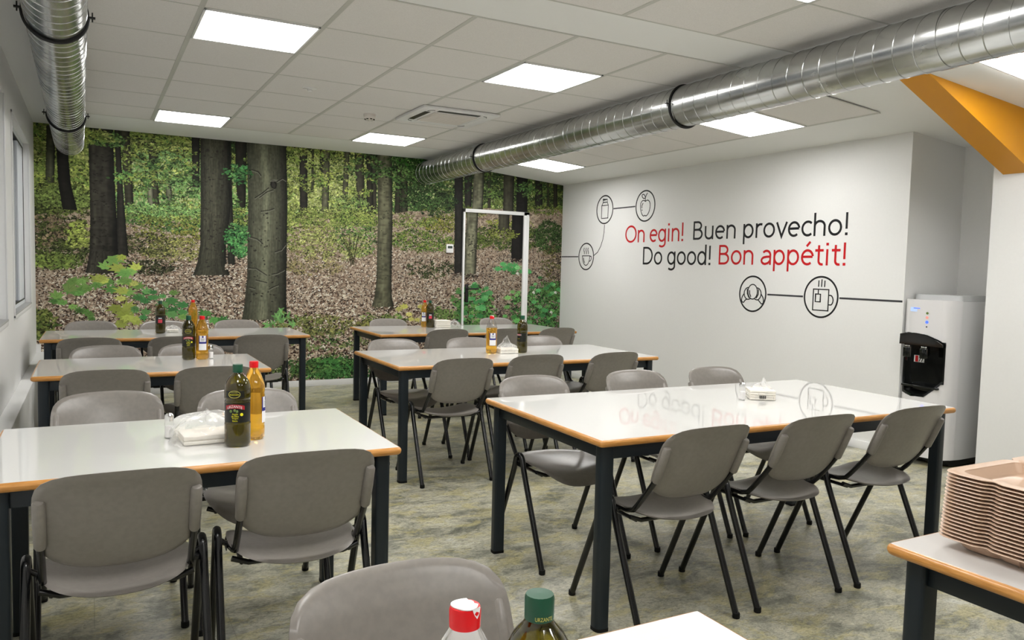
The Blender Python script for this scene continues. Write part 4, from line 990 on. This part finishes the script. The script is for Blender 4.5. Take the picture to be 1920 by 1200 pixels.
CH = [
 (1.99, 2.43, 0, 'grey plastic chair at near side of the front right table, left end', 'A'),
 (2.58, 2.43, -.01, 'grey plastic chair at near side of the front right table, middle of three', 'A'),
 (3.17, 2.42, -.02, 'grey plastic chair at near side of the front right table, end by the water cooler', 'A'),
 (1.985, 3.13, PI, 'grey plastic chair across the front right table, left end, seat visible below', 'A'),
 (2.64, 3.14, PI, 'grey plastic chair across the front right table, middle of the far side', 'A'),
 (3.20, 3.12, PI, 'grey plastic chair across the front right table, just left of its salt shaker', 'A'),
 (2.01, 4.60, -.02, 'grey plastic chair at near side of the middle right table, left end, fully visible', 'B'),
 (2.56, 4.65, -.03, 'grey plastic chair at near side of the middle right table, middle of three', 'B'),
 (3.15, 4.63, .02, 'grey plastic chair at near side of the middle right table, right end', 'B'),
 (1.99, 5.22, PI+.03, 'grey plastic chair across the middle right table, left end', 'B'),
 (2.60, 5.20, PI, 'grey plastic chair across the middle right table, behind the yellow oil bottle', 'B'),
 (3.25, 5.22, PI, 'grey plastic chair across the middle right table, right of the olive oil bottle', 'B'),
 (2.80, 6.66, 0, 'grey plastic chair at near side of the far right table, left end', 'C'),
 (3.36, 6.62, 0, 'grey plastic chair at near side of the far right table, behind a crumpled bag', 'C'),
 (3.90, 6.60, .03, 'grey plastic chair at near side of the far right table, white wall end', 'C'),
 (2.69, 7.36, PI, 'grey plastic chair across the far right table, left end against the mural', 'C'),
 (3.93, 7.35, PI, 'grey plastic chair across the far right table, before the printed door', 'C'),
 (.065, 2.57, .0, 'large grey plastic chair in the left foreground, back to camera, leftmost', 'D'),
 (.585, 2.60, -.05, 'grey plastic chair in the foreground at right end of the front left table', 'D'),
 (.06, 3.26, PI, 'grey plastic chair across the front left table, left of the salt shaker', 'D'),
 (.58, 3.16, PI-.03, 'grey plastic chair across the front left table, behind the large olive oil bottle', 'D'),
 (.062, 4.66, 0, 'grey plastic chair at near side of the middle left table, left one', 'E'),
 (.59, 4.64, -.03, 'grey plastic chair at near side of the middle left table, right one', 'E'),
 (.08, 5.20, PI, 'grey plastic chair across the middle left table, left one', 'E'),
 (.58, 5.20, PI, 'grey plastic chair across the middle left table, behind its two oil bottles', 'E'),
 (-.01, 6.45, 0, 'grey plastic chair at near side of the far left table, left end', 'F'),
 (.56, 6.43, 0, 'grey plastic chair at near side of the far left table, behind middle table bottles', 'F'),
 (1.16, 6.45, -.02, 'grey plastic chair at near side of the far left table, right end, seat in view', 'F'),
 (.0, 7.42, PI, 'grey plastic chair across the far left table, left end, in front of the mural leaves', 'F'),
 (.58, 7.37, PI, 'grey plastic chair across the far left table, behind the plastic napkin bag', 'F'),
 (1.21, 7.40, PI, 'grey plastic chair across the far left table, right end, before the biggest trunk', 'F'),
 (.485, .99, PI, 'grey plastic chair at the bottom edge facing the camera, behind the red capped bottle', 'G'),
]
GRP = dict(A='chairs around the front right table', B='chairs around the middle right table', C='chairs around the far right table', D='chairs around the front left table',
           E='chairs around the middle left table', F='chairs around the far left table', G='chair at the bottom table')
proto = make_chair()
for i, (x, y, rz, lab, g) in enumerate(CH):
    o = proto if i == 0 else copy_tree(proto)
    o.location = (x, y, 0); o.rotation_euler = (0, 0, rz); o['label'] = lab; o['group'] = GRP[g]

# ------------------------------------------------------------------ bottles
def wrap_text(body, width, h, r, ang, z, mt, name, parent, arc=0.0):
    """text printed on a cylinder of radius r, centred at angle ang"""
    V, Fs, bd = text_mesh(body, 1, 1); x0, x1 = V[:, 0].min(), V[:, 0].max(); y0, y1 = V[:, 1].min(), V[:, 1].max()
    b = MB(); out = []
    for v in V:
        s = (v[0]-(x0+x1)/2)/(x1-x0)*width; zz = (v[1]-y0)/(y1-y0)*h+z+arc*(1-(2*s/width)**2)
        a = ang+s/r; out.append((r*math.cos(a), r*math.sin(a), zz))
    b.add(out, Fs); return b.build(name, mt, parent, smooth=False)
def patch(r, ang, half, z0, z1, mt, name, parent, n=20, arc=0.0, arcb=0.0):
    b = MB(); vs = []
    for k in range(n+1):
        s = -1+2*k/n; a = ang+half*s; c = 1-s*s
        for zz, rr in ((z0+arcb*c, r), (z1+arc*c, r)): vs.append((rr*math.cos(a), rr*math.sin(a), zz))
    b.add(vs, [[2*k, 2*k+2, 2*k+3, 2*k+1] for k in range(n)]); return b.build(name, mt, parent, smooth=True)
def ellipse_ring(r, ang, z, wa, hz_, mt, name, parent, th=.0008):
    b = MB(); P = [(r*math.cos(ang+wa/r*math.cos(a)), r*math.sin(ang+wa/r*math.cos(a)), z+hz_*math.sin(a)) for a in np.linspace(0, 2*math.pi, 40)]
    b.tube(P, th, 6, cap=False); return b.build(name, mt, parent)
def olive_bottle(label, x, y, ang, detail=True, variant=0, r=.0395, z=TZ):
    t = thing('oil_bottle', label, 'bottle', (x, y, z), 0, 'olive oil bottles on the tables'); t.rotation_euler = (0, 0, 0)
    prof = [(0, .003), (r*.80, 0), (r*.97, .006), (r, .014)]
    zz = .022
    while zz < .074: prof += [(r*.985, zz), (r, zz+.006)]; zz += .012
    prof += [(r*1.0, .078), (r*.965, .082), (r*.965, .148), (r*.985, .152), (r*.93, .156), (r*.985, .160), (r, .166), (r, .190), (r*.97, .202), (r*.86, .218), (r*.66, .232), (r*.44, .242), (r*.35, .248), (r*.35, .252)]
    b = MB(); b.lathe(prof, 40); b.build('bottle_body', 'olive', t, angle=70)
    b = MB(); cp = [(r*.34, .247), (r*.385, .248), (r*.39, .270), (r*.36, .274), (0, .2745)]
    b.lathe(cp, 40, mod=lambda a, z_: 1+.012*math.cos(20*a)); b.build('cap', 'capgreen', t, angle=40)
    if detail:
        R1 = r*.965+.0006
        lb = patch(R1, ang, 1.55, .084, .147, 'lab_dark', 'label', t, 36)
        lr = patch(R1+.0004, ang, .80, .1255, .139, 'lab_red', 'name_band', lb, 20, .006, .006)
        wrap_text('URZANTE', .050, .0085, R1+.0008, ang, .1282, 'lab_white', 'lettering', lb, arc=.006)
        for k, s in enumerate(('Aceite', 'de Oliva', 'Virgen', 'Extra')):
            wrap_text(s, (.019, .024, .020, .016)[k], .0062, R1+.0008, ang+.05, .1105-.0075*k-.0006, 'lab_yellow', 'lettering', lb)
        for da, dz in ((-.28, .0), (0.02, .003), (.2, -.001)):
            q = MB(); a_ = ang+da; c_ = ((R1+.0006)*math.cos(a_), (R1+.0006)*math.sin(a_), .1225+dz)
            q.lathe([(.0, -.005), (.0035, -.0028), (.0042, 0), (.0032, .003), (0, .005)], 10, c=c_); q.build('olive_print', 'lab_green', lb)
        q = MB(); a_ = ang+.55; q.tube([((R1)*math.cos(a_), (R1)*math.sin(a_), .111), ((R1+.0012)*math.cos(a_), (R1+.0012)*math.sin(a_), .111)], .0052, 18); q.build('seal_print', 'lab_yellow', lb)
        if True:
            ub = patch(r+.0006, ang, .75, .167, .190, 'lab_dark', 'neck_label', t, 20)
            ellipse_ring(r+.0012, ang, .1785, .019, .0115, 'lab_gold', 'oval_print', ub); wrap_text('SELECCIÓN', .031, .0055, r+.0014, ang, .1755, 'lab_yellow', 'lettering', ub)
            wrap_text('Consejo', .020, .004, r+.0014, ang, .1830, 'lab_gold', 'lettering', ub)
    else:
        R1 = r*.965+.0006
        lb = patch(R1, ang, 1.5, .084, .147, 'lab_dark', 'label', t, 30)
        patch(R1+.0005, ang, .42, .090 if variant else .128, .118 if variant else .139, 'lab_pink' if variant else 'lab_red', 'label_picture', lb, 10)
        if not variant:
            wrap_text('URZANTE', .046, .008, R1+.001, ang, .1288, 'lab_white', 'lettering', lb); 
            wrap_text('Virgen', .022, .007, R1+.001, ang, .102, 'lab_yellow', 'lettering', lb)
        else: patch(R1+.0006, ang, .34, .124, .132, 'lab_white', 'label_title', lb, 8)
    return t
def yellow_bottle(label, x, y, ang, fill=.275, r=.0375, z=TZ, capw=False):
    t = thing('oil_bottle', label, 'bottle', (x, y, z), 0, 'sunflower oil bottles on the tables')
    prof = [(0, .003), (r*.85, 0), (r*.98, .008), (r, .03), (r, .045)]; zz = .05
    while zz < .175: prof += [(r*.955, zz), (r*.995, zz+.007)]; zz += .014
    prof += [(r, .185), (r*.97, .192), (r*.80, .212), (r*.58, .235), (r*.40, .247), (r*.35, .254)]
    lo = [p for p in prof if p[1] <= fill]
    b = MB(); b.lathe(lo+([(lo[-1][0]*.98, lo[-1][1]+.0005), (0, lo[-1][1]+.0005)] if fill < .25 else []), 40, mod=lambda a, z_: 1+.012*math.cos(12*a)); b.build('bottle_body', 'sunflower', t, angle=70)
    if fill < .25:
        hi = [p for p in prof if p[1] >= lo[-1][1]]; b = MB(); b.lathe([(p[0]*1.001, p[1]+.0008) for p in hi], 40, mod=lambda a, z_: 1+.012*math.cos(12*a)); b.build('empty_shoulder', 'clear', t, angle=70)
    b = MB(); b.lathe([(r*.35, .250), (r*.40, .251), (r*.41, .268), (r*.38, .272), (0, .2725)], 36); cp = b.build('cap', 'capred', t, angle=40)
    if capw:
        b = MB(); P = []
        for k in range(30):
            a = 2*math.pi*k/30; q = .93+(.06*math.sin(3*a)); q = q-(.28 if 1.2 < (a-ang) % 6.283 < 2.4 else 0); P.append((r*.38*q*math.cos(a), r*.38*q*math.sin(a)))
        b.prism(P, lambda p, tt: (p[0], p[1], tt), .2724, .2736)
        # tear strip hanging over the side
        vs = []
        for k in range(9):
            a = ang+.35+.7*(k/8-.5); vs += [(r*.385*math.cos(a), r*.385*math.sin(a), .2733), (r*.415*math.cos(a), r*.415*math.sin(a), .2732-.0105*(1-abs(k/8-.5)*2)**.6)]
        b.add(vs, [[2*k, 2*k+2, 2*k+3, 2*k+1] for k in range(8)]); b.build('white_patch', 'capwhite', cp, smooth=False)
    R1 = r+.0008
    lb = patch(R1, ang, .60, .060, .150, 'lab_white', 'label', t, 16)
    patch(R1+.0004, ang, .60, .100, .112, 'lab_blue', 'label_band', lb, 16); patch(R1+.0004, ang-.54, .06, .112, .150, 'lab_blue', 'label_border', lb, 4); patch(R1+.0004, ang+.54, .06, .112, .150, 'lab_blue', 'label_border', lb, 4)
    patch(R1+.0006, ang, .12, .137, .149, 'lab_blue', 'label_crest', lb, 6)
    for k in range(4): patch(R1+.0006, ang, .28, .118+k*.0045, .1195+k*.0045, 'vinyl_grey', 'print_line', lb, 6)
    return t
def face(x, y, off=0.0): return math.atan2(-y, -x)+off
olive_bottle('large dark olive oil bottle with green cap on the front left table', .430, 2.715, face(.43, 2.7, -.25), r=.0425)
yellow_bottle('golden oil bottle with red cap just behind the dark one on the front left table', .497, 2.800, face(.5, 2.8, 1.4))
olive_bottle('dark olive oil bottle with green cap on the middle left table', .535, 5.225, face(.53, 5.2, -.1))
yellow_bottle('golden oil bottle with blue and white label on the middle left table', .612, 5.215, face(.6, 5.2, .1))
olive_bottle('olive oil bottle with pink picture label on the far left table', .512, 7.16, face(.5, 7.1, -.05), False, 1)
yellow_bottle('tall golden oil bottle standing on the far left table behind the middle table bottles', .790, 7.37, face(.8, 7.3, 2.0))
yellow_bottle('half filled golden oil bottle with red and white cap on the middle right table', 2.545, 5.01, face(2.5, 5.0, .25), fill=.19, capw=True, r=.040)
olive_bottle('olive green oil bottle at the right of the crumpled bag on the middle right table', 2.785, 4.985, face(2.8, 5, -.75), False, 0)
olive_bottle('dark brown olive oil bottle beside napkins on the far right table', 3.022, 7.335, face(3, 7.3, .1), False, 1)
yellow_bottle('golden oil bottle almost hidden behind the dark bottle on the far right table', 2.99, 7.40, face(3, 7.4, -.3))
o = yellow_bottle('clear bottle with red and white cap at the bottom edge of the picture', 0.333, 0.701, face(.33, .68, .5), fill=.12, capw=True, r=.040)
olive_bottle('olive oil bottle with green cap at the bottom edge beside the red capped bottle', 0.4145, 0.690, face(.41, .69, 0), True, 0, r=.0405)
bt = [c for c in o.children][0]
# word on the near green cap
gb = [q for q in bpy.data.objects if q.get('label', '').startswith('olive oil bottle with green cap at the bottom')][0]
capo = [c for c in gb.children if c.name.startswith('cap')][0]
wrap_text('URZANTE', .020, .0042, .0405*.39*1.012+.0007, face(.41, .69, .35), .2505, 'lab_gold', 'cap_lettering', capo)

def shaker(label, x, y):
    t = thing('salt_shaker', label, 'salt shaker', (x, y, TZ), 0, 'glass salt shakers with metal lids'); r = .0165
    b = MB(); b.lathe([(0, 0), (r*.95, 0), (r, .004), (r*.95, .05), (r*.82, .064)], 12); b.build('glass_body', 'clear', t, angle=20)
    b = MB(); b.lathe([(0, .003), (r*.86, .003), (r*.86, .042), (0, .044)], 16); b.build('salt', 'salt', t)
    b = MB(); b.lathe([(r*.88, .060), (r*.92, .064), (r*.90, .080), (r*.6, .086), (0, .088)], 20); b.build('lid', 'chrome', t)
shaker('glass salt shaker with metal lid on the front left table', .235, 2.915)
shaker('glass salt shaker beside the golden bottle on the middle left table', .665, 5.225)
shaker('glass salt shaker left of the napkin pack on the front right table', 2.808, 2.80)
shaker('small glass salt shaker at the back of the far left table', .916, 7.46)

def film(t, sx, sy, sz, seed, x=0, y=0, z0=0, peak=None, mt='bag'):
    """crumpled clear plastic bag"""
    r = random.Random(seed); b = MB(); nu, nv = 40, 16; vs = []
    ph = [r.uniform(0, 6.28) for _ in range(8)]
    for j in range(nv+1):
        v = j/nv
        for i in range(nu):
            a = 2*math.pi*i/nu; rad = math.cos(v*math.pi/2)**.45
            cr = 1+.07*math.sin(7*a+ph[0]+6*v)+.05*math.sin(13*a+ph[1]-9*v)+.04*math.sin(21*a+ph[2])
            n_ = 4; k = (abs(math.cos(a))**n_+abs(math.sin(a))**n_)**(-1/n_)
            zz = sz*math.sin(v*math.pi/2)*(1+.10*math.sin(5*a+ph[3])*v+.06*math.sin(11*a+ph[4]))
            if peak: 
                px, py, ph_ = peak; dx = rad*k*math.cos(a)-px; dy = rad*k*math.sin(a)-py; zz += ph_*math.exp(-(dx*dx+dy*dy)/.10)*v
            vs.append((x+sx*rad*cr*k*math.cos(a), y+sy*rad*cr*k*math.sin(a), z0+.001+zz))
    fs = [[j*nu+i, j*nu+(i+1) % nu, (j+1)*nu+(i+1) % nu, (j+1)*nu+i] for j in range(nv) for i in range(nu)]
    b.add(vs, fs); return b.build('plastic_bag', mt, t, angle=35)
def napkins(label, x, y, rz, sx, sy, sz, bag=None, name='napkin_pack', seed=1, barcode=False):
    t = thing(name, label, 'napkin pack', (x, y, TZ), rz, 'packs of paper napkins on the tables')
    b = MB(); n = max(int(sz/.012), 2)
    for k in range(n): b.box(-sx, -sy, sz*k/n+.0015, sx, sy, sz*(k+1)/n-.0006+.0015, .0035)
    b.build('napkins', 'napkin', t)
    if bag: film(t, *bag[:3], seed, peak=bag[3] if len(bag) > 3 else None)
    if barcode:
        g = MB()
        for k in range(9): g.box(-sx+.045+k*.0036, -sy-.0012, .008, -sx+.0466+k*.0036+(k % 3)*.0005, -sy+.0005, .024)
        g.build('barcode', 'black', t, smooth=False)
    return t
napkins('paper napkins in a loose clear bag beside the large bottle on the front left table', .345, 2.83, .05, .082, .07, .030, (.108, .095, .085, (.1, .2, .012)), seed=2)
napkins('square napkin pack in twisted clear film on the front right table', 2.930, 2.80, -.60, .062, .062, .048, (.066, .066, .058, (.25, .25, .045)), seed=3, barcode=True)
napkins('flat napkin pack with crumpled clear bag between the bottles of the middle right table', 2.668, 5.00, -.1, .070, .05, .035, (.075, .055, .062, (-.1, .1, .075)), seed=5)
napkins('stacked napkins with a bag of folded ends on the far right table', 3.135, 7.30, .0, .075, .06, .075, None, seed=7)
napkins('small clear bag of napkins right of the bottle on the far left table', .614, 7.24, 0, .045, .04, .022, (.062, .05, .05, (.0, .0, .01)), seed=9)
t_ = thing('plastic_bag', 'white crumpled plastic bag right of the napkins on the far right table', 'plastic bag', (3.275, 7.30, TZ)); film(t_, .055, .05, .06, 11, peak=(0, 0, .02))

# ------------------------------------------------------------------ stack of trays
def make_tray():
    t = thing('meal_tray', '', 'tray', group='stacked peach compartment trays')
    # outline in local metres, origin at back-left corner; x to the right, y towards the camera negative
    Lx, Ly = .46, -.34
    out = rounded([(0, 0), (.255, 0), (.27, -.018), (.285, 0), (Lx, 0), (Lx, -.105), (Lx-.012, -.12), (Lx, -.135), (Lx, Ly), (.285, Ly), (.27, Ly+.018), (.255, Ly), (0, Ly), (0, -.135), (.014, -.118), (-.002, -.10)],
                  [.045, .012, .02, .012, .045, .012, .02, .012, .045, .012, .02, .012, .045, .012, .02, .012], 5)
    n = len(out); cx, cy = Lx/2, Ly/2
    def ring(d, z, keep=1):
        r = []
        for p in out:
            v = Vector((p[0]-cx, p[1]-cy)); s = Vector((1-d/(Lx/2), 1-d/(-Ly/2))); r.append((cx+v.x*s.x, cy+v.y*s.y, z))
        return r
    b = MB(); rings = [ring(0.0015, .0254), ring(0, .0266), ring(0.0010, .0280), ring(.016, .0284), ring(.027, .0275), ring(.036, .006), ring(.044, .0015)]
    low = [ring(.046, -.0005), ring(.039, .003), ring(.0305, .0235), ring(.026, .0262), ring(.012, .0264), ring(.003, .0256)]
    vs = [p for r in rings for p in r]; m_ = len(rings); fs = [[i*n+k, i*n+(k+1) % n, (i+1)*n+(k+1) % n, (i+1)*n+k] for i in range(m_-1) for k in range(n)]
    fs.append([(m_-1)*n+k for k in range(n)]); b.add(vs, fs)
    vs = [p for r in low for p in r]; m2 = len(low); fs = [[i*n+k, i*n+(k+1) % n, (i+1)*n+(k+1) % n, (i+1)*n+k] for i in range(m2-1) for k in range(n)]
    fs.append([k for k in range(n)][::-1]); b.add(vs, fs); b.build('tray_body', 'tray', t, angle=50)
    # dividers between the compartments
    g = MB()
    for (xa, ya, xb, yb) in ((.27, -.03, .27, -.31), (.03, -.19, .43, -.19)):
        g.tube([(xa+(xb-xa)*k/10, ya+(yb-ya)*k/10, .0215+.0035*math.cos(2*math.pi*k/10)) for k in range(11)], .0075, 10)
        dx, dy = (.012, 0) if xa == xb else (0, .012)
        g.add([(xa-dx, ya-dy, .001), (xb-dx, yb-dy, .001), (xb-dx*.4, yb-dy*.4, .024), (xa-dx*.4, ya-dy*.4, .024), (xa+dx, ya+dy, .001), (xb+dx, yb+dy, .001), (xb+dx*.4, yb+dy*.4, .024), (xa+dx*.4, ya+dy*.4, .024)],
              [[0, 1, 2, 3], [4, 7, 6, 5], [3, 2, 6, 7]])
    g.build('dividers', 'tray', t, angle=50)
    return t
tr = make_tray(); NT = 19
for k in range(NT):
    o = tr if k == 0 else copy_tree(tr)
    o.location = (1.712+.0009*k, 1.094, TZ+.0012+.0081*k); o.rotation_euler = (0, 0, 0)
    if k == 0: o['label'] = 'bottom peach tray of the stack, resting on the grey table'
    elif k == NT-1: o['label'] = 'top peach tray of the stack, its compartments open to view'
    else: o['label'] = 'peach plastic tray within the middle of the stack at the right edge'
